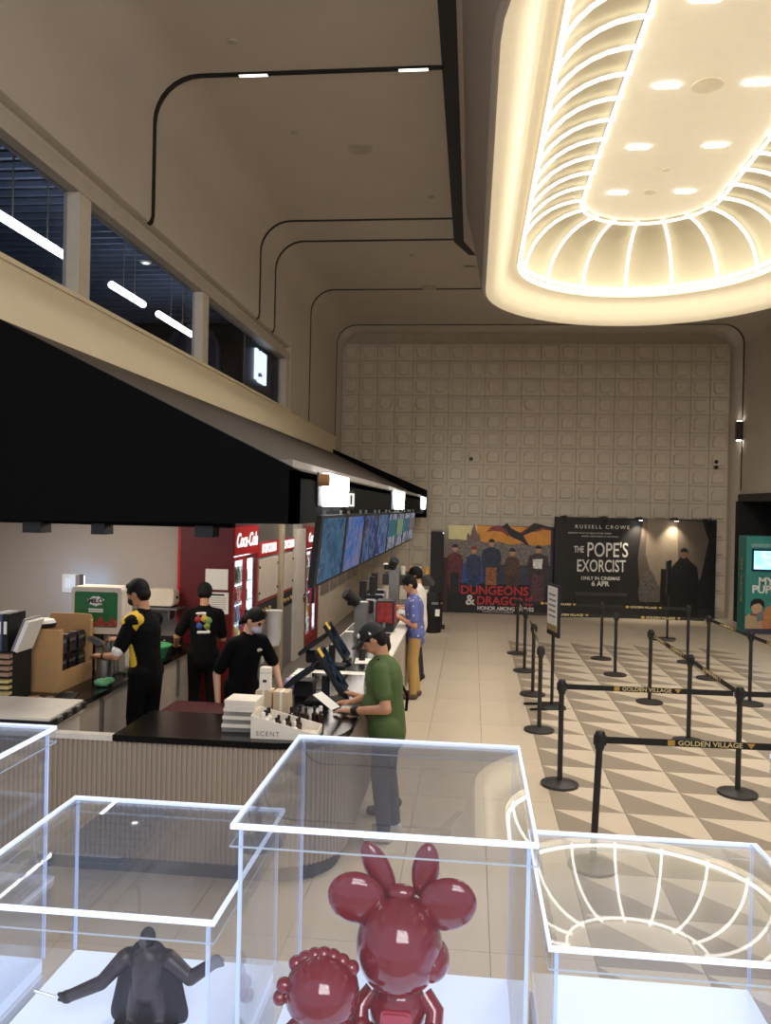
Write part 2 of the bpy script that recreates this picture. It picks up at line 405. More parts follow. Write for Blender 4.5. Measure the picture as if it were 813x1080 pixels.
for k, (y, w, z0, xe) in enumerate(((8.58, .075, 5.66, -.40), (13.08, .06, 5.66, -.40), (14.10, .06, 5.66, -.40), (17.28, .055, 4.40, 5.9))):
    st = [(-3.60, z0-.015), (-3.565, z0+.01), (-3.551, z0+.08)]
    pth = st+cl+[(xe, ZC)]
    if k == 3: pth = st+cl+coveR[::-1]+[(6.5, 3.2)]
    strip('trim_%d' % (k+1), pth, y, w)
strip('trim_5', [(-3.60, 4.335), (-3.565, 4.37), (-3.551, 4.44)]+cl+coveR[::-1]+[(6.5, 3.22), (6.54, 3.15)], 20.66, .05)
ST = [(-.335, -1.5), (-.335, 14.25), (-.10, 15.0)]
b = MB(); pr = []
for (x, y), hw in zip(ST, (.085, .085, .06)): pr += [(x-hw, y, ZC+.004), (x-hw, y, ZC-.012), (x+hw, y, ZC-.012), (x+hw, y, ZC+.004)]
b.add(pr, [(i*4+k, i*4+(k+1) % 4, (i+1)*4+(k+1) % 4, (i+1)*4+k) for i in range(2) for k in range(4)]+[(8, 9, 10, 11)])
struct(b.build('trim_8', TB))
for x, y in ((-2.45, 8.61), (-.72, 8.61)):
    o = thing('track_light', 'slim white light bar in the nearest black ceiling line, ' + ('left of the two' if x < -1 else 'right of the two'), 'ceiling light', (x, y, ZC-.014))
    bx('housing', -.16, -.03, -.012, .16, .03, 0, BLACK, o); bx('diffuser', -.155, -.022, -.016, .155, .022, -.012, emission('track_led', (1, .95, .85), 1.6), o)

# ---- upper floor room seen through the windows
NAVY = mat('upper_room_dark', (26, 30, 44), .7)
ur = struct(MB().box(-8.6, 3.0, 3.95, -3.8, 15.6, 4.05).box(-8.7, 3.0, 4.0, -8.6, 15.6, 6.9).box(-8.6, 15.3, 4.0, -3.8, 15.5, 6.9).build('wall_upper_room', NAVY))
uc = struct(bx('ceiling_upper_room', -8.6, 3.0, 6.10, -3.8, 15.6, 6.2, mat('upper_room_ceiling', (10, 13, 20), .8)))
sl = MB().box(-8.55, -.025, 6.02, -3.85, .025, 6.08).mesh('slat'); sl.materials.append(mat('slat_blue_grey', (96, 112, 140), .4))
for k in range(40): link('slat', sl, None, uc, (0, 5.6+k*.24, 0))
HALF = mat('upper_half_wall', (58, 56, 60), .6)
struct(bx('wall_upper_partition', -5.4, 4.0, 4.05, -5.3, 12.3, 4.95, HALF))
ad = struct(MB().tube([(-5.45, 14.1, 4.05), (-5.45, 14.1, 5.3)]+[(-5.0-.45*math.cos(t), 14.1, 5.3+.45*math.sin(t)) for t in grid(0, PI, 12)]+[(-4.55, 14.1, 5.3), (-4.55, 14.1, 4.05)], .05, 6).build('door_2', mat('arch_frame_grey', (70, 74, 84), .5)))
MB().prism([(-.42, 0), (.42, 0), (.42, 1.25)]+[(.42*math.cos(t), 1.25+.42*math.sin(t)) for t in grid(.1, PI-.1, 8)]+[(-.42, 1.25)], (-5, 14.16, 4.05), (1, 0, 0), (0, 0, 1), (0, .03, 0)).build('door_leaf', mat('arch_door_blue', (20, 34, 72), .4), ad)
TUBE = emission('pendant_led', (1, .93, .80), 9)
for k, (ya, yb, lb) in enumerate(((7.0, 8.9, 'nearest and longest in view'), (9.9, 10.9, 'the middle one, past the first window post'), (11.45, 12.85, 'the farthest one before the second window post'))):
    o = thing('pendant_light', 'glowing white tube pendant in the upper room, '+lb, 'pendant light', (-4.6, ya, 5.34), group='tube pendants in the upper room')
    L = yb-ya; h = .045
    MB().cyl((0, 0, 0), (0, L, 0), h, n=10).build('tube', TUBE, o, smooth=True)
    for q in (.35, .7): MB().cyl((0, L*q, .03), (0, L*q, .68), .008, n=6).build('rod', STEEL, o)
o = thing('lit_sign', 'white glowing logo sign on a navy panel behind the last upper window', 'sign', (-3.74, 13.0, 4.46))
bx('panel', -.03, 0, 0, 0, 1.75, 1.45, mat('sign_navy', (12, 18, 38), .4), o)
SE = emission('sign_glow', (.82, .92, 1), .95)
R_, U_ = (0, 1, 0), (0, 0, 1)
MB().box(.0, .55, .28, .04, .68, .80).build('logo_bar', SE, o)
MB().prism([(.82, .80), (.93, .80), (.93, .62), (.84, .42), (.76, .42), (.84, .62)], (.0, 0, 0), R_, U_, (.04, 0, 0)).build('logo_slash', SE, o)
MB().prism([(1.0, .80), (1.24, .80), (1.24, .26), (.74, .26), (.74, .34), (1.16, .40), (1.0, .46)], (.0, 0, 0), R_, U_, (.04, 0, 0)).build('logo_bar', SE, o)
for x, y in ((-4.9, 7.7), (-4.7, 11.2)):
    o = thing('downlight', 'small round white downlight in the dark slatted upper ceiling, ' + ('nearer one' if y < 9 else 'farther one'), 'ceiling light', (x, y, 6.02))
    MB().lathe([(.08, 0), (.08, -.015), (.05, -.02)], 14).build('bezel', WHITE, o); MB().lathe([(.045, -.02), (.04, -.024)], 12).build('bulb', emission('down_led', (1, .95, .9), 3), o)

# ---- big oval ceiling light
o = LAMP = thing('ceiling_light', 'huge oval cove light with glowing ribs set in the lobby ceiling', 'ceiling light', (0, 0, 0))
LED = emission('led_warm', (1.0, .94, .82), LED_POWER)
def loft(rings, closed=True):
    b = MB(); n = len(rings[0]); vs = sum(rings, [])
    return b.add(vs, [(j*n+k, j*n+(k+1) % n, (j+1)*n+(k+1) % n, (j+1)*n+k) for j in range(len(rings)-1) for k in range(n)])
S = lambda r, z: [(p[0], p[1], z) for p in stadium(r)]
loft([S(2.80, 7.26), S(2.70, 6.9), S(2.53, 6.02), S(2.50, 6.0), S(2.47, 6.0)]).build('drum', mat('drum_grey', (172, 164, 154), .7, var=.03), o, smooth=True)
loft([S(2.47, 6.0), S(2.42, 6.01), S(2.32, 6.08), S(2.24, 6.19), S(2.16, 6.31), S(2.09, 6.39), S(2.02, 6.43), S(2.02, 6.40), S(1.99, 6.40), S(1.99, 6.50)]).build('soffit', SOFF, o, smooth=True)
prof = [(2.0-1.02*math.sin(t)*1.0, 6.50+.88*(1-math.cos(t))) for t in grid(0, PI/2, 8)]
prof = [(1.0+1.0*math.cos(t), 6.50+.90*math.sin(t)) for t in grid(0, PI/2, 9)]
loft([S(r+.04, z+.04) for r, z in prof]).build('vault', VAULT, o, smooth=True)
MB().add(S(1.02, 7.42), [tuple(range(len(stadium(1.0))))]).build('panel', PANELM, o)
def ring_tube(r, z, rad):
    pts = stadium(r); n = len(pts); vs = []; m = 8
    for i, p in enumerate(pts):
        cy = min(max(p[1], DY0), DY1); d = Vector((p[0]-DCX, p[1]-cy, 0)).normalized()
        for k in range(m):
            a = 2*PI*k/m; vs.append((p[0]+d.x*rad*math.cos(a), p[1]+d.y*rad*math.cos(a), z+rad*math.sin(a)))
    return MB().add(vs, [(i*m+k, ((i+1) % n)*m+k, ((i+1) % n)*m+(k+1) % m, i*m+(k+1) % m) for i in range(n) for k in range(m)])
ring_tube(1.95, 6.53, .032).build('led_ring', LED, o, smooth=True)
ring_tube(1.03, 7.36, .022).build('led_ring', LED, o, smooth=True)
def rib_at(cx, cy, dx, dy):
    return MB().tube([(cx+dx*r, cy+dy*r, z) for r, z in [(p[0]-.02, p[1]-.02) for p in prof]], .023, 6).build('rib', LED, o, smooth=True)
for k in range(9):
    a = PI*k/8; rib_at(DCX, DY1, math.cos(a), math.sin(a))
for k in range(1, 13):
    for s in (-1, 1): rib_at(DCX, DY1-.525*k, s, 0)
for k in range(1, 8):
    a = PI+PI*k/8; rib_at(DCX, DY0+.5, math.cos(a), math.sin(a))
for y in (6.34, 7.91, 9.48, 11.05, 12.60):
    for x in (2.07, 3.05):
        d = bx('downlight', x-.13, y-.035, 7.40, x+.13, y+.035, 7.418, emission('panel_led', (1, .97, .9), 9), o)
        area_light('downlight_beam', (x, y, 7.39), .24, 24, WARM, None, .06)
for x, y, r in ((2.52, 9.5, .17), (2.55, 12.6, .10), (2.6, 11.8, .05)):
    MB().lathe([(r, 0), (r, -.015), (r*.7, -.02)], 20, (x, y, 7.42)).build('speaker_grille', mat('grille_cream', (214, 202, 176), .7, emit=(250, 230, 190), es=.12), o)  # grilles share the glow added to the panel
# wall lamp on the right arch line
o = thing('wall_light', 'black up-and-down wall lamp on the right arch line', 'wall lamp', (6.49, 20.68, 4.42))
bx('housing', -.14, -.07, 0, 0, .07, .46, mat('lamp_bronze', (52, 46, 44), .4), o, .005)
bx('lens', -.12, -.05, -.012, -.02, .05, 0, emission('wall_led', (1, .93, .82), 7), o); bx('lens', -.12, -.05, .46, -.02, .05, .472, emission('wall_led', (1, .93, .82), 7), o)

# ---- canopy over the counter
o = thing('canopy', 'long black canopy with sloped taupe roof over the service counter', 'canopy', (0, 0, 0))
FA = mat('fascia_black', (9, 9, 11), .85, var=.1, spec=.12)
ROOF = mat('roof_taupe', (66, 57, 50), .6, var=.08, scale=.6)
MB().prism([(-1.2, 2.84), (-3.56, 3.955), (-3.56, 3.91), (-1.2, 2.79)], (0, 5.62, 0), (1, 0, 0), (0, 0, 1), (0, 14.9, 0)).build('roof', ROOF, o)
bx('fascia', -1.26, 5.52, 2.47, -1.2, 20.55, 2.84, FA, o)
MB().prism([(-1.2, 2.47), (-1.2, 2.842), (-3.56, 3.965), (-7.0, 3.965), (-7.0, 2.41)], (0, 5.52, 0), (1, 0, 0), (0, 0, 1), (0, .10, 0)).build('end_panel', FA, o)
MB().prism([(-1.14, 2.36), (-1.14, 3.05), (-3.6, 4.07), (-3.6, 2.36)], (0, 20.45, 0), (1, 0, 0), (0, 0, 1), (0, .12, 0)).build('end_panel', FA, o)
bx('soffit', -1.7, 5.62, 2.47, -1.26, 20.5, 2.52, FA, o)
bx('lintel', -6.5, 5.62, 2.43, -1.7, 5.75, 2.52, FA, o)
for x0, x1 in ((-3.24, -3.10), (-2.72, -2.62), (-1.95, -1.82)): bx('bracket', x0, 5.60, 2.36, x1, 5.75, 2.44, BLACK, o)
# ---- kitchen shell
KW = mat('kitchen_wall_panel', (170, 160, 150), .42, var=.05, scale=1.2)
struct(bx('wall_kitchen', -6.6, 9.30, 0, -3.42, 9.4, 2.9, KW)); struct(bx('wall_kitchen_left', -6.7, 5.45, 0, -6.6, 9.4, 2.9, KW))
struct(bx('wall_servery', -3.56, 9.40, 0, -3.46, 21.2, 3.6, KW)); struct(bx('ceiling_kitchen', -6.6, 5.62, 2.86, -1.26, 20.4, 2.92, mat('kitchen_ceiling', (150, 145, 138), .8)))
# ================================================================ COUNTER AND KITCHEN
FL = mat('fluted_panel_taupe', (164, 151, 136), .6, var=.05, scale=2)
BTOP = mat('black_glass_top', (11, 10, 11), .22, var=.1, spec=.35)
o = thing('service_counter', 'long L-shaped counter with fluted taupe front and rounded corner', 'counter', (0, 0, 0))
path = []
def seg(p, q, step=.0045):
    d = (Vector(q)-Vector(p)); L = d.length; n = max(2, int(L/step))
    for k in range(n): path.append((Vector(p)+d*k/n, d.normalized()))
seg((-6.55, 5.45), (-1.35, 5.45))
for k in range(168):
    t = PI/2*k/168; path.append((Vector((-1.35+.48*math.sin(t), 5.93-.48*math.cos(t))), Vector((math.cos(t), math.sin(t)))))
seg((-.87, 5.93), (-.87, 16.2), .0090); path.append((Vector((-.87, 16.2)), Vector((0, 1))))
s = 0; vs = []; prev = path[0][0]
for p, d in path:
    s += (p-prev).length; prev = p
    nrm = Vector((d.y, -d.x)); off = .009*math.tanh(3*math.sin(2*PI*s/.036))
    vs += [(p.x+nrm.x*off, p.y+nrm.y*off, .12), (p.x+nrm.x*off, p.y+nrm.y*off, .935)]
n = len(path)
MB().add(vs, [(2*k, 2*k+2, 2*k+3, 2*k+1) for k in range(n-1)]).build('fluted_front', FL, o)
def band(off, z0, z1, name, m, w=.02):
    pts = [(-6.55, 5.45)]+[(-1.35+.48*math.sin(t), 5.93-.48*math.cos(t)) for t in grid(0, PI/2, 14)]+[(-.87, 16.2)]
    dirs = [(0, -1)]+[(math.sin(t), -math.cos(t)) for t in grid(0, PI/2, 14)]+[(1, 0)]
    vs = []
    for p, d in zip(pts, dirs):
        for k, z in ((off, z0), (off, z1), (off-w, z1), (off-w, z0)): vs.append((p[0]+d[0]*k, p[1]+d[1]*k, z))
    m_ = len(pts); return MB().add(vs, [(i*4+k, i*4+(k+1) % 4, (i+1)*4+(k+1) % 4, (i+1)*4+k) for i in range(m_-1) for k in range(4)]).build(name, m, o)
band(-.05, 0, .125, 'kick_plate', mat('kick_dark', (46, 48, 54), .5))
bx('carcass', -6.5, 5.52, .1, -3.0, 6.05, .935, WHITE, o); bx('carcass', -2.4, 5.52, .1, -1.35, 6.05, .935, WHITE, o); bx('screen_cap', -3.0, 5.43, .934, -2.45, 5.50, .972, WHITE, o); bx('screen_back', -3.0, 5.475, .1, -2.4, 5.50, .934, WHITE, o); bx('carcass', -1.58, 6.0, .1, -.95, 16.15, .935, WHITE, o)
pts = [(-2.45, 5.42), (-1.35, 5.42)]+[(-1.35+.51*math.sin(t), 5.93-.51*math.cos(t)) for t in grid(.1, PI/2, 10)]+[(-.84, 7.78), (-1.62, 7.78), (-1.62, 6.12), (-2.45, 6.12)]
wt = tag(MB().prism(pts, (0, 0, .936), (1, 0, 0), (0, 1, 0), (0, 0, .045)).build('worktop', BTOP, bevel=.004), 'glossy black worktop with rounded corner at the near end of the counter', 'worktop')
wt2 = tag(bx('worktop', -1.62, 7.785, .936, -.84, 16.25, .976, WHITE, None, .004), 'long white worktop along the customer side of the counter', 'worktop')
for ya, yb in ((7.95, 10.4), (10.55, 12.3), (13.2, 15.9)): bx('black_inlay', -1.6, ya, .976, -1.0, yb, .983, BTOP, wt2)
tag(bx('worktop', -6.5, 5.42, .936, -3.0, 6.12, .976, WHITE, None, .004), 'white worktop at the left end of the fluted counter', 'worktop')

# ---- back worktop and base cabinets of the kitchen
tag(bx('worktop', -4.7, 6.13, .93, -3.10, 9.20, .972, BTOP, None, .004), 'black kitchen worktop running back to the wall', 'worktop')
DK = mat('cabinet_dark', (40, 40, 42), .4)
BEI = mat('cabinet_beige', (196, 184, 168), .4)
for k, (m, nm) in enumerate(((BEI, 'pale base cabinet under the kitchen worktop, nearest one'), (BEI, 'pale base cabinet beside the legs of the man in yellow and black'), (DK, 'dark base cabinet just past the man in yellow and black'), (BEI, 'pale base cabinet with bright edges below the green basin'), (BEI, 'pale base cabinet at the far end by the man in the printed shirt'))):
    c = thing('base_cabinet', nm, 'cabinet', (-3.14, 6.14+k*.61, .15), group='kitchen base cabinets')
    bx('body', -.6, .005, 0, -.022, .605, .775, m, c); d = bx('door', -.02, .02, .06, 0, .59, .765, m, c, .004)
    bx('handle', 0, .545, .35, .03, .575, .75, STEEL, d, .005)

# ---- things on the near left worktop
o = thing('flat_case', 'flat white-topped case with black edge and clasps on left worktop', 'case', (-3.9, 5.47, .978))
MB().prism([(0, 0), (.98, 0), (.94, .60), (0, .60)], (0, 0, .012), (1, 0, 0), (0, 1, 0), (0, 0, .045)).build('body', MATTE, o)
MB().prism([(0, 0), (.965, 0), (.925, .59), (0, .59)], (0, 0, .057), (1, 0, 0), (0, 1, 0), (0, 0, .018)).build('top_panel', WHITE, o, bevel=.004)
for y in (.10, .26, .42): bx('clasp', .96-y*.06, y, .02, .985-y*.06, y+.07, .06, STEEL, o, .004)
for k, y in enumerate((.02, .55)): bx('foot', .1+.5*k, y, 0, .14+.5*k, y+.04, .012, BLACK, o)
o = thing('cardboard_box', 'brown cardboard carton with a cut-out side on the kitchen worktop', 'box', (-3.86, 6.55, .973))
CARD = mat('cardboard', (186, 146, 98), .8, var=.06, scale=8); CARDD = mat('cardboard_inner', (150, 112, 74), .85)
bx('near_side', 0, 0, 0, .42, .012, .53, CARD, o); bx('far_side', 0, .60, 0, .42, .612, .55, CARD, o); bx('left_side', 0, .012, 0, .012, .60, .55, CARD, o)
bx('base', .012, .012, 0, .408, .60, .012, CARDD, o)
MB().box(.408, .012, 0, .42, .60, .17).box(.408, .012, .17, .42, .06, .53).box(.408, .56, .17, .42, .60, .54).build('right_side', CARD, o)
MB().prism([(0, .55), (.42, .55), (.40, .59), (.02, .59)], (0, .60, 0), (1, 0, 0), (0, 0, 1), (0, .012, 0)).build('flap', CARD, o)
for k in range(3):
    for j in range(2):
        c = thing('black_pouch', 'shiny black packet in the cut-out carton, %s row, %s' % (('lower', 'upper')[j], ('nearest', 'middle', 'farthest')[k]), 'packet', (-3.56, 6.68+k*.165, 1.09+.18*j), group='black packets in the carton')
        MB().prism(rrect(.16, .17, .03, 3, (0, .08)), (0, 0, .0), (0, 1, 0), (0, 0, 1), (.09, 0, 0)).build('packet', mat('black_foil', (18, 18, 20), .25), c, bevel=.015)
        bx('seal_strip', .085, -.06, .10, .094, .04, .125, STEEL, c)
c = thing('white_tray', 'white and black lidded tub lying on top of the carton', 'tub', (-3.66, 6.66, 1.506))
MB().lathe([(.0, 0), (.11, 0), (.12, .04)], 16).build('tub', BLACK, c, smooth=True); MB().lathe([(.115, .04), (.10, .065), (.04, .075)], 16).build('lid', PAPER, c, smooth=True)
# file tower
GREYP = mat('grey_plastic', (128, 128, 130), .5)
o = thing('tray_tower', 'black stacked drawer tower at the left edge holding paper trays', 'drawer tower', (-3.96, 5.98, .978))
bx('body', 0, .17, 0, .34, .45, .40, MATTE, o)
for k in range(4): bx('tray', .02, .12, .215+.048*k, .34, .17, .245+.048*k, mat('tray_pale', (150, 120, 100), .6), o)
for k in range(4): bx('tray', .17, .11, .02+.048*k, .34, .17, .043+.048*k, mat('tray_yellow', (196, 178, 120), .6), o)
for k, (m, lb) in enumerate(((GREYP, 'grey ring binder standing at the left edge'), (mat('binder_blue', (70, 82, 104), .5), 'slate blue ring binder standing on the drawer tower'), (MATTE, 'black ring binder standing between blue and leaning folder'))):
    c = thing('ring_binder', lb, 'binder', (-3.815+.05*k, 6.16, 1.379), group='binders on the drawer tower')
    bx('cover', 0, 0, 0, .046, .26, .30, m, c, .004); bx('spine_label', .010, -.003, .14, .036, 0, .24, PAPER, c)
c = thing('leaning_folder', 'grey folder leaning right beside the binders', 'folder', (-3.655, 6.18, 1.384))
bx('cover', 0, 0, 0, .014, .25, .28, GREYP, c); c.rotation_euler = (0, .38, 0)
bx('pages', .016, .005, .004, .05, .245, .27, PAPER, c)
for k in range(4):
    c = tag(MB().prism(rrect(.10, .07, .02, 2), (0, 0, 0), (1, 0, 0), (0, 1, 0), (0, 0, .03)).build('wrapped_sachet', mat('sachet_%d' % k, ((200, 190, 170), (170, 120, 80), (210, 205, 200), (120, 110, 105))[k], .5), bevel=.008),
            ('crumpled cream wrapper by the drawer tower', 'tan paper wrapper beside the carton corner', 'white crumpled wrapper near the flat case', 'grey wrapper lying nearest the carton')[k], 'wrapper', 'wrappers on the worktop')
    c.location = (-3.58+.07*k, 6.22+.06*(k % 2), .973); c.rotation_euler = (0, 0, k*.7)
# drink dispenser
o = thing('drink_dispenser', 'white drink dispenser with green printed front panel on worktop', 'drink machine', (-3.74, 7.32, .973))
IV = mat('machine_ivory', (214, 204, 190), .4)
MB().prism(rrect(.50, .80, .04, 4, (.25, .42)), (0, .10, 0), (1, 0, 0), (0, 0, 1), (0, .14, 0)).build('body', IV, o)
MB().prism(rrect(.50, .44, .04, 4, (.25, .60)), (0, .0, 0), (1, 0, 0), (0, 0, 1), (0, .10, 0)).build('front_head', IV, o, bevel=.006)
GR = mat('label_green', (22, 104, 52), .4)
MB().prism(rrect(.42, .33, .02, 4, (.25, .61)), (0, -.004, 0), (1, 0, 0), (0, 0, 1), (0, .004, 0)).build('green_label', GR, o)
MB().prism([(.04+.42*t, .445+.07+.035*math.sin(t*23)+.02*math.sin(t*51)) for t in grid(0, 1, 16)]+[(.46, .455), (.04, .455)], (0, -.007, 0), (1, 0, 0), (0, 0, 1), (0, .003, 0)).build('cereal_print', mat('print_red_brown', (150, 62, 52), .5, var=.5, scale=30), o)
MB().prism([(.25+(.075+.012*math.sin(5*t))*math.cos(t), .69+(.045+.006*math.sin(7*t))*math.sin(t)) for t in grid(0, 2*PI, 24)[:-1]], (0, -.008, 0), (1, 0, 0), (0, 0, 1), (0, .004, 0)).build('logo_splash', PAPER, o)
text('logo_lettering', 'MILO', .062, (.25, -.0095, .69), (1, 0, 0), (0, 0, 1), mat('logo_brown', (40, 26, 20), .5), o, ext=.002, offset=.002)
bx('caption_line', .18, -.008, .605, .32, -.004, .618, PAPER, o); bx('caption_line', .18, -.008, .585, .32, -.004, .598, PAPER, o)
for k in range(4): bx('vent_slot', .05, -.004, .40+.016*k, .16, 0, .408+.016*k, GREYP, o)
bx('drip_tray', .02, -.02, .30, .20, .10, .34, STEEL, o, .004); bx('cup_bay', .06, .06, .0, .20, .099, .30, MATTE, o); bx('nozzle', .22, .01, .26, .30, .09, .38, MATTE, o)
MB().cyl((.36, .05, .02), (.36, .05, .37), .06, n=16).build('canister', STEEL, o, smooth=True)
c = thing('mixing_jug', 'steel mixing jug beside the dispenser bay', 'jug', (-3.30, 7.12, .973))
MB().lathe([(.0, 0), (.07, 0), (.075, .20), (.07, .24), (.062, .24), (.062, .02), (0, .02)], 18).build('body', STEEL, c, smooth=True)
MB().tube([(.07, 0, .20), (.12, 0, .19), (.125, 0, .08), (.075, 0, .05)], .008, 6).build('handle', STEEL, c, smooth=True)
c = tag(MB().ball((0, 0, .035), (.075, .06, .035), 14, 8).ball((.05, .03, .05), (.05, .04, .03), 10, 6).build('green_cloth', mat('cloth_green', (104, 168, 120), .8, var=.3, scale=25), smooth=True), 'crumpled green and white cloth on the black worktop', 'cloth'); c.location = (-3.20, 6.86, .973)
c = thing('clipboard', 'steel scissors and black clipboard lying beside the carton', 'clipboard', (-3.36, 6.30, .973), .25)
bx('board', 0, 0, 0, .16, .24, .006, MATTE, c); bx('clip', .05, .21, .006, .11, .235, .018, STEEL, c)
# far part of the kitchen worktop
c = thing('green_basin', 'green plastic basin on the worktop by the printed-shirt man', 'basin', (-3.30, 8.25, .973))
MB().lathe([(0, 0), (.13, 0), (.17, .12), (.185, .12), (.185, .13), (.16, .13), (.12, .012), (0, .012)], 24).build('bowl', mat('basin_green', (46, 132, 78), .35), c, smooth=True)
MB().lathe([(.183, .118), (.192, .118), (.192, .133), (.183, .133)], 24).build('rim', mat('rim_green', (70, 160, 100), .35), c, smooth=True)
c = tag(bx('sponge', 0, 0, 0, .11, .08, .03, mat('sponge_mint', (150, 205, 175), .8), None, .006), 'pale mint sponge at the worktop edge', 'sponge'); c.location = (-3.26, 7.75, .973)
c = thing('prep_tray', 'dark metal tray of onions at the back of the worktop', 'tray', (-3.72, 8.55, .973))
MB().box(0, 0, 0, .50, .36, .02).box(0, 0, .02, .50, .015, .12).box(0, .345, .02, .50, .36, .12).box(0, .015, .02, .015, .345, .12).box(.485, .015, .02, .50, .345, .12).build('pan', DARKMET, c)
for k in range(9):
    q = tag(MB().lathe([(0, 0), (.030, .008), (.040, .03), (.032, .055), (.010, .068), (.004, .085)], 12).build('onion', mat('onion_skin_%d' % (k % 3), ((206, 160, 120), (222, 190, 160), (190, 130, 96))[k % 3], .4), smooth=True), 'small round onion heaped in the dark metal tray', 'onion', 'onions in the tray')
    q.location = (-3.62+.11*(k % 4)+.03*(k//4), 8.66+.085*(k//4), .994+.045*(k == 8)); q.rotation_euler = (.3*(k % 2), .2*(k % 3), k)
for k in range(6):
    q = tag(MB().prism([(0, 0), (.02, .03), (.024, .09), (.0, .16), (-.024, .09), (-.02, .03)], (0, 0, 0), (1, 0, 0), (0, .35, .94), (0, .006, 0)).build('lettuce_leaf', mat('leaf_%d' % (k % 2), ((120, 168, 74), (176, 200, 130))[k % 2], .6, var=.2, scale=20)), 'upright pale green leaf bunched by the man in yellow', 'leaf', 'green leaves on the worktop')
    q.location = (-3.50+.045*(k % 3), 8.0+.05*(k//3), .973); q.rotation_euler = (0, .2*(k % 3-1), k*.6)
sh = thing('wall_shelf', 'thin steel wall shelf beside the red fridge', 'shelf', (-4.1, 8.92, 1.38))
bx('board', 0, 0, 0, .80, .37, .02, STEEL, sh); bx('bracket', .05, .1, -.12, .07, .37, 0, STEEL, sh); bx('bracket', .66, .1, -.12, .68, .27, 0, STEEL, sh)
c = thing('toaster', 'cream rounded toaster on the wall shelf', 'toaster', (-3.68, 8.98, 1.401))
MB().prism(rrect(.32, .20, .05, 4, (.16, .11)), (0, 0, .0), (1, 0, 0), (0, 0, 1), (0, .18, 0)).build('body', mat('toaster_cream', (212, 200, 182), .35), c, bevel=.01, smooth=True)
bx('lever', .315, .07, .10, .335, .11, .125, MATTE, c); bx('base', .02, .01, 0, .30, .17, .012, MATTE, c)
c = thing('cutlery_holder', 'steel wire holder with utensils on the wall shelf', 'holder', (-3.86, 9.06, 1.401))
MB().lathe([(0, 0), (.05, 0), (.05, .14), (.045, .14), (.045, .01), (0, .01)], 14).build('cup', STEEL, c, smooth=True)
for k in range(3): MB().tube([(.02*(k-1), 0, .02), (.03*(k-1), .0, .22+.02*k)], .005, 5).build('utensil', STEEL, c)
c = thing('wall_switch', 'pale switch plate on the grey kitchen wall glowing blue beside', 'switch', (-4.86, 9.298, 1.50))
bx('plate', 0, -.012, 0, .22, 0, .22, WHITE, c, .003); bx('rocker', .04, -.018, .05, .10, -.012, .17, PAPER, c)
c = thing('indicator_lamp', 'small blue lamp glowing beside the drink dispenser', 'lamp', (-4.50, 8.9, 1.45))
bx('housing', 0, 0, 0, .05, .12, .30, GREYP, c, .005); bx('lens', -.006, .02, .02, 0, .10, .28, emission('blue_glow', (.25, .55, 1), 9), c); bx('lens', .0, .12, .02, .05, .126, .28, emission('blue_glow', (.25, .55, 1), 9), c)
c = thing('stand_leg', 'steel pole stand behind the drink dispenser', 'stand', (-4.48, 8.94, .973)); MB().cyl((0, 0, .0), (0, 0, .49), .02, n=8).build('pole', STEEL, c); MB().lathe([(0, 0), (.08, 0), (.07, .015)], 12).build('foot', STEEL, c)
c = thing('red_crate', 'dark red storage crate behind the black worktop', 'crate', (-2.52, 6.35, .15))
bx('body', 0, 0, 0, .62, .5, .70, mat('maroon', (92, 26, 30), .5), c, .01); bx('lid', -.01, -.01, .70, .63, .51, .73, mat('maroon_lid', (76, 20, 24), .4), c, .006)

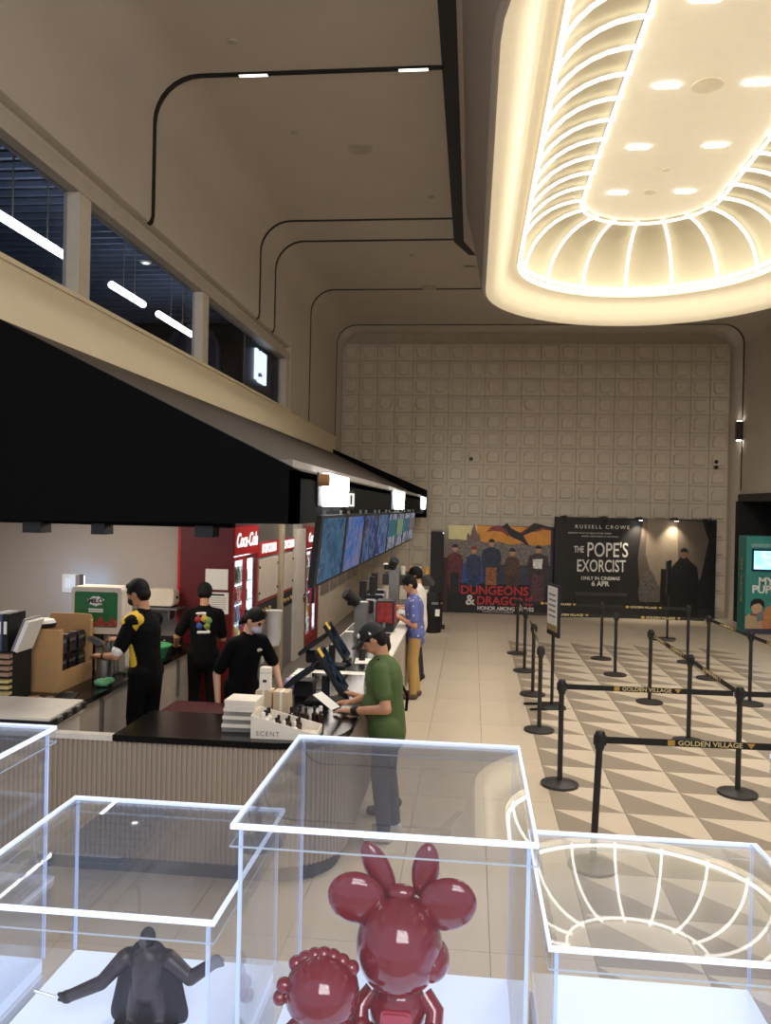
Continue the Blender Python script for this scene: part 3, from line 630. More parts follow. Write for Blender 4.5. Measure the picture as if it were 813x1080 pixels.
# ---- fridges facing the aisle
BOT = [mat('bottle_%d' % k, c, .2, var=.1) for k, c in enumerate(((150, 30, 30), (60, 90, 60), (210, 210, 205), (190, 140, 40), (60, 70, 110)))]
def fridge(y0, L, z1, label, big):
    o = thing('drinks_fridge', label, 'fridge', (-2.75, y0, .15), group='red drinks fridges'); h = z1-.15; d = .66
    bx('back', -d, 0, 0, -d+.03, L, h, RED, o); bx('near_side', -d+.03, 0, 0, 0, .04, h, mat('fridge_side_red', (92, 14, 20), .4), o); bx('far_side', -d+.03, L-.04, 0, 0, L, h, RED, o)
    bx('glow_liner', -d+.05, L-.046, .25, -.06, L-.041, h-.37, emission('fridge_liner_added_glow', (.70, .90, 1), 1.3), o); bx('glow_liner', -d+.05, .041, .25, -.06, .046, h-.37, emission('fridge_liner_added_glow', (.70, .90, 1), 1.3), o); bx('plinth', -d+.03, .04, 0, -.01, L-.04, .22, RED, o); hd = bx('header', -d+.03, .04, h-.34, .01, L-.04, h, RED, o)  # liners glow by added emission to brighten the fridge inside
    for k in range(4): bx('grille_slat', -.01, .06, .03+.045*k, .004, L-.06, .05+.045*k, mat('grille_red', (120, 12, 18), .4), o)
    text('lettering', 'Coca-Cola', .24 if big else .22, (.014, L*.5, h-.17), (0, 1, 0), (0, 0, 1), emission('sign_white', (1, .97, .94), .6), hd, sx=.9, shear=.35, offset=.003, ext=.003)
    bx('light_panel', -d+.031, .05, .24, -d+.04, L-.05, h-.36, emission('fridge_light', (.75, .92, 1), 2.2), o)
    nd = 2
    for k in range(nd):
        ya = .05+(L-.1)/nd*k; yb = .05+(L-.1)/nd*(k+1)
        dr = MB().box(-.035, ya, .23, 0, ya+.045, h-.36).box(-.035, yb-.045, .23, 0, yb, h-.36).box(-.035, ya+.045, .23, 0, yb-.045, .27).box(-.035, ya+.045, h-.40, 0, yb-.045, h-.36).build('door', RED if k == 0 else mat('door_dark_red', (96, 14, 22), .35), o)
        bx('pane', -.022, ya+.045, .27, -.016, yb-.045, h-.40, clear('fridge_glass', (.9, .95, .97), .7), dr)
        bx('led_strip', -.05, ya+.05, .28, -.04, ya+.065, h-.41, emission('fridge_led', (.85, .95, 1), 6), o)
        bx('handle', 0, (yb-.04) if k == 0 else ya+.02, .75, .04, (yb-.02) if k == 0 else ya+.04, 1.15, MATTE, dr)
    for q in range(6):
        z = .26+q*(h-.72)/6; sf = bx('shelf', -d+.05, .06, z, -.06, L-.06, z+.012, mat('fridge_shelf', (220, 228, 232), .4), o)
    return o
def stock(y0, L, h):
    for q in range(6):
        z = .15+.26+q*(h-.72)/6+.0125; n = int((L-.16)/.105)
        for k in range(n):
            m = BOT[(q+k//3) % 5]; y = y0+.11+k*.105
            b = STOCK.setdefault(m.name, MB().lathe([(0, 0), (.034, 0), (.036, .02), (.036, .11), (.014, .16), (.014, .19), (0, .19)], 10).mesh('bottle', smooth=True))
            if not b.materials: b.materials.append(m)
            t = link('bottle', b, None, None, (-2.87, y, z))
            tag(t, 'drink bottle on a lit shelf in the %s red fridge' % ('nearer' if y0 < 11 else 'farther'), 'bottle', 'bottles in the %s fridge' % ('nearer' if y0 < 11 else 'farther'))
STOCK = {}
fr1 = fridge(9.22, 1.12, 2.33, 'tall red glass-door drinks fridge with white script, nearer one', True); stock(9.22, 1.12, 2.18)
fr2 = fridge(13.40, 1.2, 2.22, 'red glass-door drinks fridge behind the menu screens, farther one', False); stock(13.40, 1.2, 2.07)
for (x, z, w_, h_, lb) in ((-3.07, 1.60, .27, .24, 'blank white notice taped high on the red fridge side'), (-3.04, 1.32, .25, .25, 'printed white notice taped lower on the red fridge side')):
    c = thing('notice_sheet', lb, 'notice', (x, 9.216, z)); bx('sheet', 0, -.003, 0, w_, 0, h_, PAPER, c)
    if z < 1.5:
        bx('heading', .05, -.005, h_-.04, w_-.05, -.003, h_-.02, BLACK, c)
        for k in range(6): bx('text_line', .03, -.005, h_-.07-.025*k, w_-.03, -.003, h_-.064-.025*k, GREYP, c)
# popcorn cabinets, column, door
POP = mat('popcorn_panel', (196, 184, 168), .35); 
for k, (ya, yb, lb) in enumerate(((10.42, 11.55, 'popcorn cabinet with pale upper doors beside the red fridge'), (11.75, 12.55, 'popcorn cabinet with pale upper doors beside the white door'))):
    c = thing('popcorn_cabinet', lb, 'cabinet', (-2.78, ya, .15), group='popcorn cabinets'); L = yb-ya
    bx('lower_body', -.62, 0, 0, 0, L, .92, STEEL, c); bx('control_band', -.60, .01, .92, .005, L-.01, 1.14, MATTE, c); bx('red_line', -.6, .01, 1.14, .008, L-.01, 1.16, RED, c)
    bx('upper_body', -.62, .0, 1.16, 0, L, 1.76, GREYP, c); hd = bx('sign_board', -.62, 0, 1.76, .015, L, 1.95, RED, c); bx('top_box', -.62, 0, 1.95, 0, L, 2.30, STEEL, c)
    dr = bx('door', 0, .04, 1.18, .018, L-.04, 1.72, POP, c, .004)
    for yy in (.06, L-.08):
        for zz in (1.28, 1.62): MB().cyl((.018, yy, zz), (.03, yy, zz), .018, n=8).build('knob', MATTE, dr)
    text('lettering', 'POPCORN', .17, (.02, L*.5, 1.855), (0, 1, 0), (0, 0, 1), emission('sign_white', (1, .97, .94), .6), hd, sx=.95, offset=.004)
    for q in range(3): MB().cyl((.005, .25+.2*q, 1.02), (.03, .25+.2*q, 1.02), .03, n=10).build('dial', mat('dial_brass', (190, 160, 96), .4), c)
c = thing('steel_column', 'polished vertical column between the two popcorn cabinets', 'column', (-2.78, 11.57, .15)); bx('shaft', -.2, 0, 0, .06, .16, 2.30, mat('column_champagne', (206, 190, 164), .25, metal=.4), c, .02); bx('base', -.21, -.005, 0, .07, .165, .05, STEEL, c)
d3 = struct(bx('door_3', -2.80, 12.60, .15, -2.74, 13.34, 2.22, mat('white_door', (210, 202, 190), .45)))
bx('door_handle', -2.74, 13.18, 1.08, -2.70, 13.30, 1.10, STEEL, d3); bx('lock_plate', -2.74, 13.26, 1.0, -2.73, 13.30, 1.14, MATTE, d3)
struct(bx('wall_servery_infill', -3.45, 12.58, .15, -2.80, 13.36, 2.85, KW)); struct(bx('wall_servery_far', -3.45, 14.65, .15, -2.75, 20.4, 2.85, mat('servery_beige', (204, 192, 172), .6)))
wsf = bpy.data.objects['wall_servery_far']
for k in range(5): bx('panel', -2.75, 14.8+k*1.0, .95, -2.735, 15.65+k*1.0, 1.75, mat('glazed_hatch', (120, 112, 104), .3), wsf, .004)
c = thing('hanging_bag', 'white plastic bag hanging open on the popcorn cabinet', 'bag', (-2.62, 10.75, .70))
MB().lathe([(0, 0), (.08, .01), (.095, .1), (.10, .42), (.115, .48), (.10, .47), (.085, .40), (.08, .05), (0, .03)], 16).build('bag', mat('bag_white', (226, 222, 216), .6), c, smooth=True); MB().cyl((-.14, 0, .46), (-.06, 0, .46), .012, n=6).build('hook', STEEL, c)

# ---- menu screens under the fascia
PAL = [((50, 70, 110), (96, 130, 160), (70, 96, 120), (170, 170, 186)), ((50, 84, 150), (80, 124, 190), (150, 140, 170), (90, 130, 180)), ((60, 80, 130), (110, 130, 170), (50, 56, 90), (190, 130, 100)), ((60, 86, 140), (130, 146, 180), (50, 70, 120), (176, 178, 196))]
for k in range(8):
    y = 6.28+k*1.305; W, Hh = 1.265, .575
    o = thing('menu_screen', 'wide hanging menu screen glowing blue, %s in the row under the canopy' % ('nearest', 'second', 'third', 'fourth', 'fifth', 'sixth', 'seventh', 'farthest')[k], 'screen', (-1.17, y, 2.465), group='menu screens under the canopy')
    R = Matrix.Rotation(.10, 4, 'Y')
    MB().box(-.05, 0, -Hh+.06, 0, W, .06, R).build('bezel', MATTE, o)
    pal = PAL[k % 4] if k < 4 else ((90, 100, 130), (190, 190, 200), (60, 70, 90), (210, 205, 205))
    MB().box(0, .10, -Hh+.085, .004, W-.05, .035, R).build('display', screen_mat('screen_%d' % k, pal, 5.5, .26, k), o)
    if k == 2:
        MB().prism([(.70, -.42), (.98, -.44), (.95, -.10), (.86, .0), (.78, -.06), (.74, -.2)], (.0, 0, 0), (0, 1, 0), (-.10, 0, .99), (.006, 0, 0)).build('printed_figure', emission('figure_dark', (.02, .02, .05), 1), o)
    if k >= 4: MB().box(.004, .12, -.3, .007, W-.12, -.05, R).build('picture', emission('pic_%d' % k, (.02+.05*(k % 2), .05+.05*(k == 5), .06), 1), o)
    for q in (.2, 1.05): bx('hanger', -.03, q, .03, -.01, q+.04, .10, STEEL, o)
# ---- glowing signs on the fascia
WS = emission('sign_glow_white', (.95, .98, 1), 4.0)
o = thing('fascia_sign', 'largest glowing white lettering on the canopy fascia, nearest one', 'sign', (-1.195, 6.2, 2.60))
for s_, z in (('GOLDEN', .19), ('VILLAGE', .055)): text('lettering', s_, .17, (.03, .68, z), (0, 1, 0), (0, 0, 1), WS, o, sx=1.65, ext=.03, offset=.006)
bx('backing', 0, .0, .0, .012, 1.36, .26, mat('sign_back', (40, 44, 52), .5), o); MB().cyl((.012, .02, .2), (.09, .02, .2), .05, n=12).build('bracket_lamp', mat('bracket_brass', (150, 110, 70), .4), o)
o = thing('fascia_plate', 'small outlined white sign plate right of the nearest glowing letters', 'sign', (-1.195, 7.66, 2.60))
MB().box(0, 0, 0, .02, .05, .13).box(0, .1, 0, .02, .15, .13).box(0, .15, .11, .02, .42, .13).box(0, .15, 0, .02, .42, .02).box(0, .37, .02, .02, .42, .11).build('outline', emission('plate_white', (.9, .9, .86), .5), o); bx('plate', -.003, -.05, -.03, .005, .5, .16, MATTE, o)
for k, (y, L, lb) in enumerate(((11.9, 2.1, 'glowing white letters on the canopy fascia, middle sign'), (18.6, 1.6, 'small glowing white letters on the canopy fascia, farthest sign'))):
    o = thing('fascia_sign', lb, 'sign', (-1.195, y, 2.57)); bx('backing', 0, 0, 0, .012, L, .28, mat('sign_back', (40, 44, 52), .5), o)
    text('lettering', 'GOLDEN', .19, (.03, L/2, .21), (0, 1, 0), (0, 0, 1), WS, o, sx=1.9 if k == 0 else 1.45, ext=.03, offset=.006)
    text('lettering', 'VILLAGE', .19, (.03, L/2, .07), (0, 1, 0), (0, 0, 1), WS, o, sx=1.9 if k == 0 else 1.45, ext=.03, offset=.006)

# ---- things on the counter
ZT = .982
CART = mat('carton_white', (228, 220, 205), .6); KR = mat('kraft_pale', (196, 176, 146), .7)
for k in range(4):
    c = thing('gift_box', ('bottom', 'second from bottom', 'second from top', 'top')[k]+' flat white box of the stack at the counter corner', 'box', (-1.735+.004*k, 5.63+.006*k, ZT+.056*k), .06-.03*k, 'stack of flat white boxes')
    bx('tray', 0, 0, 0, .225, .20, .030, CART if k > 2 else clear('clear_box', (.86, .86, .84), .8, .35, (.9, .88, .84)), c, .002); bx('lid', -.003, -.003, .030, .228, .203, .055, CART, c, .003)
c = thing('scent_tray', 'white sloped-side display tray of small bottles at the counter corner', 'display tray', (-1.49, 5.50, ZT), .04)
MB().prism([(0, 0), (.46, 0), (.46, .045), (0, .16)], (0, 0, 0), (1, 0, 0), (0, 0, 1), (0, .008, 0)).build('front', CART, c)
MB().prism([(0, 0), (.46, 0), (.46, .045), (0, .16)], (0, .27, 0), (1, 0, 0), (0, 0, 1), (0, .008, 0)).build('back', CART, c)
bx('base', 0, .008, 0, .46, .27, .008, CART, c); bx('end', 0, .008, .008, .008, .27, .16, CART, c); bx('end', .452, .008, .008, .46, .27, .045, CART, c)
text('lettering', 'SCENT', .045, (.12, -.0015, .035), (1, 0, 0), (0, 0, 1), mat('print_grey', (120, 112, 104), .6), c, ext=.001, space=1.3)
def vial(loc, m, cap, label, group, s=1.0):
    c = thing('scent_bottle', label, 'bottle', loc, 0, group)
    MB().lathe([(0, 0), (.022*s, 0), (.023*s, .07*s), (.010*s, .085*s), (.010*s, .095*s), (0, .095*s)], 12).build('body', m, c, smooth=True); MB().lathe([(0, .095*s), (.012*s, .095*s), (.012*s, .125*s), (0, .125*s)], 10).build('cap', cap, c, smooth=True)
WV = mat('vial_white', (226, 220, 210), .4); BV = mat('vial_amber', (46, 26, 18), .2)
for i in range(4):
    for j in range(3): vial((-1.42+.075*i, 5.57+.075*j, ZT+.008), WV if (i < 1 or j == 0) else BV, WV if j == 0 else MATTE, '%s bottle in the tray, %s from its tall end, %s row' % ('white' if (i < 1 or j == 0) else 'dark amber', ('first', 'second', 'third', 'fourth')[i], ('front', 'middle', 'back')[j]), 'bottles in the display tray', 1.25 if i == 0 else .85)
for k, (x, y, h_, lb, m) in enumerate(((-1.60, 6.02, .21, 'pale kraft carton standing behind the display tray', KR), (-1.47, 6.05, .20, 'pale kraft carton right of another behind the display tray', KR), (-1.56, 6.05, .42, 'tall white carton standing on the kraft carton', CART))):
    if k == 2:
        c = thing('carton', lb, 'carton', (-1.575, 6.04, ZT+.212)); bx('body', 0, 0, 0, .08, .07, .17, m, c, .002); bx('lid_seam', -.001, -.001, .13, .081, .071, .133, GREYP, c); bx('print_mark', .025, -.0015, .06, .055, -.0005, .08, MATTE, c)
    else:
        c = thing('carton', lb, 'carton', (x, y, ZT)); bx('body', 0, 0, 0, .12, .13, h_, m, c, .002); bx('tape', .05, -.001, 0, .07, .131, h_+.001, CART, c)
for k in range(5): vial((-1.30+.055*k, 5.93+.05*(k % 2), ZT), BV, MATTE if k < 4 else WV, 'dark amber bottle beside the tray, %s from the cartons' % ('first', 'second', 'third', 'fourth', 'fifth')[k], 'amber bottles beside the tray', 1.0+.12*(k == 4))
# point-of-sale terminals
YEL = mat('tag_yellow', (220, 178, 60), .5)
def pos(loc, which, k):
    o = thing('till_terminal', 'black two-screen till with yellow tag on the counter, '+which, 'till', loc, 0, 'tills on the counter')
    bx('base', -.16, -.10, 0, .14, .12, .03, MATTE, o, .01); MB().box(-.03, -.02, .03, .03, .03, .22).build('stem', MATTE, o)
    R1 = Matrix.Translation((.03, 0, .30)) @ Matrix.Rotation(-.58, 4, 'Y') @ Matrix.Rotation(0, 4, 'Z')
    d = MB().box(-.02, -.15, -.24, .015, .15, .16, R1).build('customer_display', MATTE, o, bevel=.004)
    MB().box(.015, -.135, -.22, .019, .135, .145, R1).build('screen', screen_mat('pos_%d' % k, ((10, 14, 20), (40, 50, 62), (90, 100, 116), (30, 36, 42)), 9, .14, k), d)
    MB().box(.0195, -.14, .10, .0225, -.05, .18, R1).build('yellow_tag', YEL, o)
    R2 = Matrix.Translation((-.20, .02, .22)) @ Matrix.Rotation(.95, 4, 'Y')
    s2 = MB().box(-.015, -.17, -.14, .02, .17, .16, R2).build('staff_display', MATTE, o, bevel=.004)
    MB().box(-.019, -.155, -.125, -.015, .155, .145, R2).build('screen', screen_mat('staff_%d' % k, ((30, 34, 44), (70, 80, 96), (40, 46, 56), (110, 114, 122)), 8, .12, k+5), s2)
    bx('card_reader', .08, .14, 0, .16, .30, .05, MATTE, o, .01); bx('printer', -.30, .16, 0, -.14, .34, .13, MATTE, o, .01)
    MB().tube([(-.1, .12, .02), (-.2, .2, .012), (-.25, .34, .012), (-.1, .40, .012)], .006, 5).build('cable', MATTE, o)
    return o
pos((-1.17, 6.62, ZT), 'nearest one', 1); pos((-1.37, 8.08, .984), 'farther one', 2)
c = tag(MB().prism([(0, 0), (.21, 0), (.21, .297), (0, .297)], (0, 0, 0), (1, 0, 0), (0, 1, 0), (0, 0, .002)).build('leaflet', mat('leaflet', (236, 226, 214), .5, var=.12, scale=30)), 'printed white leaflet on the black inlay past the tills', 'leaflet'); c.location = (-1.17, 8.30, .985); c.rotation_euler = (0, 0, .1)
c = thing('sanitizer_bottle', 'black pump bottle between the second till and the leaflet', 'bottle', (-1.12, 8.50, .984)); MB().lathe([(0, 0), (.035, 0), (.035, .12), (.012, .14), (.012, .17), (0, .17)], 14).build('body', MATTE, c, smooth=True); bx('pump', -.05, -.008, .17, .012, .008, .185, MATTE, c)
c = thing('coin_tray', 'dark wooden tray with silver bar by the far till', 'tray', (-1.30, 9.35, .984)); bx('tray', 0, 0, 0, .36, .30, .09, mat('dark_wood', (48, 32, 28), .4), c, .006); bx('silver_bar', .02, -.006, .05, .34, 0, .065, STEEL, c)
for k in range(3):
    c = thing('napkin_stack', ('lilac napkin pack beside the near till', 'white napkin stack behind the near till', 'white napkin pack between the tills')[k], 'napkins', (-1.60, (6.98, 7.16, 7.36)[k], ZT)); bx('pack', 0, 0, 0, .14, .16, .09, (mat('lilac', (150, 140, 176), .6), PAPER, PAPER)[k], c, .01); bx('band', -.001, .06, -.0, .141, .09, .091, GREYP, c)
for k in range(9):
    q = tag(MB().lathe([(0, 0), (.018, 0), (.02, .06), (.004, .08), (0, .08)], 8).build('squeeze_pack', mat('pack_%d' % (k % 3), ((200, 190, 90), (110, 120, 50), (170, 60, 40))[k % 3], .5), smooth=True), '%s snack tube beside the kraft cartons, %s' % (('yellow', 'olive', 'red')[k % 3], ('front', 'middle', 'back')[k//3]), 'snack tube', 'snack tubes by the cartons'); q.location = (-1.585+.045*(k % 3), 6.32+.06*(k//3), ZT)
# tall dispensers at the far end of the counter
for k, (x, y, h_, lb) in enumerate(((-1.42, 9.95, .44, 'brushed cup dispenser post with black tilted tube, nearest'), (-1.28, 12.75, .68, 'brushed cup dispenser post with black head behind blue shirt man'))):
    c = thing('cup_dispenser', lb, 'dispenser', (x, y, .984), 0, 'cup dispensers')
    bx('post', 0, 0, 0, .16, .16, h_, STEEL, c, .01); MB().cyl((.04, -.02, h_), (-.10 if k == 0 else .1, -.10, h_+.12), .07, n=14).build('tube', MATTE, c, smooth=True); bx('cap', -.08, -.06, h_-.04, .02, .04, h_+.04, MATTE, c, .01); bx('cap_ring', -.082, -.062, h_+.04, .022, .042, h_+.055, PAPER, c)
for k, (x, y, lb) in enumerate(((-1.22, 10.5, 'red printed drink tower behind the green shirt man'), (-1.05, 13.5, 'red printed drink tower behind the blue shirt man'))):
    c = thing('drink_tower', lb, 'drink machine', (x, y, .984), 0, 'red drink towers'); bx('body', 0, 0, 0, .24, .3, .40 if k == 0 else .56, DARKMET, c, .01); bx('red_panel', .02, -.006, .12, .22, 0, .38 if k == 0 else .54, mat('tower_red', (128, 30, 30), .5, var=.5, scale=14), c); bx('side_panel', .24, .02, .1, .246, .28, .36, mat('tower_red', (128, 30, 30), .5), c)
    MB().cyl((.12, -.02, .06), (.12, -.02, .12), .02, n=8).build('nozzle', STEEL, c)
for k, (x, y) in enumerate(((-1.55, 10.9), (-1.5, 11.6), (-1.56, 12.3))):
    c = thing('coffee_machine', 'grey and black coffee machine on the far counter, %s' % ('nearest', 'middle', 'farthest')[k], 'coffee machine', (x, y, .984), 0, 'coffee machines'); bx('body', 0, 0, 0, .26, .34, .34, GREYP, c, .012); bx('head', 0, -.08, .20, .26, 0, .36, MATTE, c, .012); MB().cyl((.13, -.04, .12), (.13, -.04, .20), .03, n=10).build('spout', STEEL, c); bx('drip_tray', .03, -.1, 0, .23, 0, .03, STEEL, c)
    MB().cyl((.08, .2, .34), (.08, .2, .60), .05, n=12).build('hopper', MATTE, c, smooth=True)
c = thing('glass_showcase', 'slanted dark glass display case at the far counter end', 'display case', (-1.15, 14.3, .984)); MB().prism([(0, 0), (.9, 0), (.75, .18), (0, .18)], (-.4, .0, .25), (1, 0, 0), (0, 0, 1), (0, .8, 0)).build('body', mat('showcase_glass', (60, 60, 62), .15), c); bx('pedestal', -.38, .02, 0, .28, .78, .25, BEI, c)
for k in range(5):
    q = tag(MB().lathe([(0, 0), (.035, 0), (.045, .12), (.05, .13), (0, .13)], 12).build('popcorn_tub', mat('tub_%d' % (k % 2), ((210, 150, 60), (220, 214, 200))[k % 2], .5), smooth=True), 'small %s tub on the dark glass display case, %s from left' % (('orange', 'white')[k % 2], ('first', 'second', 'third', 'fourth', 'fifth')[k]), 'tub', 'tubs on the display case'); q.location = (-1.35+.14*k, 14.6, 1.415)
# ================================================================ LOBBY: stanchions, stands, film displays
GOLD = mat('belt_gold', (178, 138, 52), .5, var=.05)
GOLDW = mat('belt_letter', (206, 186, 130), .5, var=.05)
lab = None
def belt_label_mesh():
    t = text('belt_lettering', 'GOLDEN VILLAGE', .050, (.305, -.0035, 0), (1, 0, 0), (0, 0, 1), GOLDW, None, ext=.001, sx=1.12, offset=.0006)
    me = t.data; bpy.data.objects.remove(t)
    b = MB().box(.005, -.005, -.020, .055, -.003, .020)
    b.prism([(.56, .018), (.62, .018), (.59, -.018)], (0, -.005, 0), (1, 0, 0), (0, 0, 1), (0, .002, 0))
    e = b.mesh('belt_emblem'); e.materials.append(GOLD); return me, e
LBL, EMB = belt_label_mesh()
PM = mat('stanchion_black', (26, 25, 26), .42, var=.1)
base_me = MB().lathe([(0, 0), (.178, 0), (.18, .012), (.176, .024), (.10, .040), (.035, .052), (0, .052)], 32).mesh('base', smooth=True); base_me.materials.append(mat('stanchion_base', (52, 49, 48), .45, metal=.2))
post_me = MB().cyl((0, 0, .045), (0, 0, .90), .025, n=14).mesh('post', smooth=True); post_me.materials.append(PM)
head_me = MB().lathe([(0, .865), (.030, .865), (.036, .89), (.036, .985), (.030, 1.0), (0, 1.0)], 18).mesh('belt_head', smooth=True); head_me.materials.append(PM)
clip_me = MB().box(-.018, -.046, .90, .018, .046, .975).box(-.046, -.018, .90, .046, .018, .975).mesh('belt_clip', bevel=.004); clip_me.materials.append(PM)
BELT = mat('belt_black', (14, 14, 15), .7, var=.1)
POSTS = dict(A=(.93, 6.08), B=(.88, 7.86), C=(.84, 9.76), D=(.90, 11.64), E=(.89, 13.32), F=(.86, 14.92), G=(2.32, 14.73), H=(2.32, 13.32), I=(2.47, 11.49), J=(2.50, 9.58), K=(2.51, 7.88), L=(3.75, 13.33), M=(3.84, 11.65), N=(3.79, 14.7), O=(2.62, 6.12), P=(4.15, 7.95), Q=(3.95, 9.95))
SAY = dict(A='nearest black belt post, leaning slightly, behind the right acrylic case', B='black belt post at the left front corner of the queue lane', C='black belt post in the left row, second behind the left front corner post',
           D='black belt post in the left row, third behind the left front corner post', E='black belt post in the left row, next to last toward the film displays', F='farthest black belt post of the left row, closest to the film displays',
           G='farthest black belt post of the middle row', H='middle row black belt post in front of the farthest one', I='middle row black belt post where the slanting belt starts', J='middle row black belt post with the slanting belt passing its top',
           K='black belt post at the right front corner where two belts meet', L='black belt post of the right row where the belt toward the standee starts', M='black belt post of the right row in front of the teal standee', N='farthest black belt post of the right row',
           O='black belt post outside the right edge holding the nearest belt', P='black belt post outside the right edge holding the second belt', Q='black belt post outside the right edge in the right row')
SP = {}
for k, (x, y) in POSTS.items():
    t = thing('belt_stanchion', SAY[k], 'stanchion', (x, y, 0), 0, 'black queue belt posts'); SP[k] = t
    link('base', base_me, None, t); link('post', post_me, None, t); link('belt_head', head_me, None, t); link('belt_clip', clip_me, None, t)
SP['A'].rotation_euler = (0, .035, 0)
for a, c in ('AO', 'BK', 'KP', 'IJ', 'JK', 'LM', 'MQ', 'FG', 'GN', 'EH', 'HL', 'FE', 'ED', 'DC'):
    p = Vector((*POSTS[a], 0)); q = Vector((*POSTS[c], 0)); d = q-p; L = d.length-.06; ang = math.atan2(d.y, d.x)
    bl = MB().box(.03, -.0015, .912, L, .0015, .962).build('belt', BELT, SP[a]); bl.rotation_euler = (0, -.035 if a == 'A' else 0, ang)
    n = max(1, int(L/.85)); s0 = (L-n*.85)/2+.12
    for i in range(n):
        link('belt_lettering', LBL, None, bl, (s0+.85*i, 0, .937)); link('belt_emblem', EMB, None, bl, (s0+.85*i, 0, .937))
def sign_stand(x, y, rz, label):
    t = thing('sign_stand', label, 'sign stand', (x, y, 0), rz, 'poster stands')
    MB().prism([(-.17, -.02), (.17, -.02), (.13, .05), (-.13, .05)], (0, -.15, .0), (1, 0, 0), (0, 0, 1), (0, .30, 0)).build('base', DARKMET, t, bevel=.01)
    for s in (-1, 1): MB().box(s*.15-.02, -.34, 0, s*.15+.02, -.12, .03).build('foot', DARKMET, t, bevel=.008)
    MB().cyl((0, 0, .03), (0, 0, 1.0), .022, n=12).build('pole', DARKMET, t, smooth=True)
    f = MB().box(-.23, -.02, .95, .23, .02, 1.63).build('frame', DARKMET, t, bevel=.006)
    bx('sheet', -.20, -.024, 1.02, .20, -.02, 1.60, PAPER, f); bx('sheet_band', -.20, -.026, 1.02, .20, -.024, 1.10, mat('sheet_tan', (150, 128, 84), .6), f)
    for k in range(5): bx('sheet_line', -.15, -.026, 1.20+.07*k, .15, -.024, 1.225+.07*k, GREYP, f)
    return t
sign_stand(1.10, 10.95, -1.36, 'black pole sign stand with white sheet inside the left belt row')
sign_stand(4.02, 17.2, -1.95, 'black sign stand seen edge-on before the dark film display')
# totem and bin by the counter end
t = thing('totem_kiosk', 'tall slim black totem beside the round black bin', 'kiosk', (-.74, 17.75, 0)); bx('column', -.14, -.12, .05, .14, .15, 2.10, MATTE, t, .01); bx('base', -.20, -.18, 0, .20, .2, .05, MATTE, t, .008); bx('trim_light', .12, -.125, 2.06, .138, -.12, 2.08, emission('trim_led', (1, 1, 1), 1.5), t)
t = thing('round_bin', 'round black bin in front of the slim totem', 'bin', (-.80, 17.15, 0)); MB().lathe([(0, 0), (.19, 0), (.20, .02), (.20, .80), (.185, .84), (0, .85)], 28).build('body', MATTE, t, smooth=True); bx('flap', .0, -.215, .60, .14, -.19, .65, STEEL, t, .004); bx('label_plate', .08, -.205, .36, .17, -.17, .50, PAPER, t); bx('handle', .18, -.09, .60, .22, .09, .63, STEEL, t, .004)

# ---- film display 1: colourful fantasy adventure backdrop
t = thing('film_display', 'wide fantasy film backdrop with group of heroes and red title', 'film display', (-.58, 20.50, 0), .02)
RX, RZ = (1, 0, 0), (0, 0, 1)
bx('panel', 0, 0, 0, 2.82, .10, 2.20, mat('print_night_blue', (54, 54, 70), .6, var=.25, scale=5), t)
def pr(name, poly, z, m): return MB().prism(poly, (0, -.002*z-.002, 0), RX, RZ, (0, .002*z+.001, 0)).build(name, m, t)
U = lambda cx: (cx-80)*.00415
V = lambda cy: (604-cy)*.00405
def P(*pts): return [(U(a), V(c)) for a, c in pts]
pr('sky_print', P((80, 62), (250, 62), (250, 165), (80, 150)), 1, mat('sky_cream', (206, 192, 140), .6)); pr('sky_print', P((250, 62), (690, 66), (690, 190), (250, 165)), 1, mat('sky_orange', (206, 138, 54), .6, var=.15, scale=4))
pr('crowd_print', P((80, 160), (120, 148), (180, 155), (240, 150), (300, 165), (380, 158), (450, 175), (520, 165), (600, 180), (690, 170), (690, 300), (80, 300)), 2, mat('crowd_grey', (112, 104, 98), .6, var=.6, scale=22))
pr('castle_print', P((190, 165), (190, 125), (198, 105), (206, 125), (214, 120), (220, 85), (228, 70), (234, 45), (240, 75), (248, 95), (256, 120), (262, 108), (270, 125), (274, 168)), 3, mat('castle_mauve', (112, 92, 88), .6, var=.25, scale=20))
pr('ground_print', P((80, 420), (690, 420), (690, 612), (80, 600)), 2, mat('print_black', (16, 14, 18), .6))
BK = mat('wing_red', (128, 58, 56), .6, var=.2, scale=14); BD = mat('beast_dark', (34, 32, 34), .6)
pr('winged_beast_print', P((440, 90), (400, 60), (340, 66), (305, 100), (350, 92), (400, 98), (440, 130)), 4, BK); pr('winged_beast_print', P((500, 110), (540, 75), (590, 38), (660, 55), (735, 75), (690, 84), (640, 78), (610, 92), (560, 96), (520, 120)), 4, BK)
pr('winged_beast_print', P((395, 68), (430, 42), (450, 70), (480, 88), (520, 105), (545, 150), (570, 190), (540, 170), (505, 148), (470, 135), (445, 120), (425, 85)), 5, BD)
for pts in (((590, 38), (560, 70), (500, 112), (505, 118)), ((660, 55), (590, 42), (520, 112), (526, 118)), ((735, 75), (600, 40), (596, 46), (700, 82))): pr('wing_bone_print', P(*pts), 6, BD)
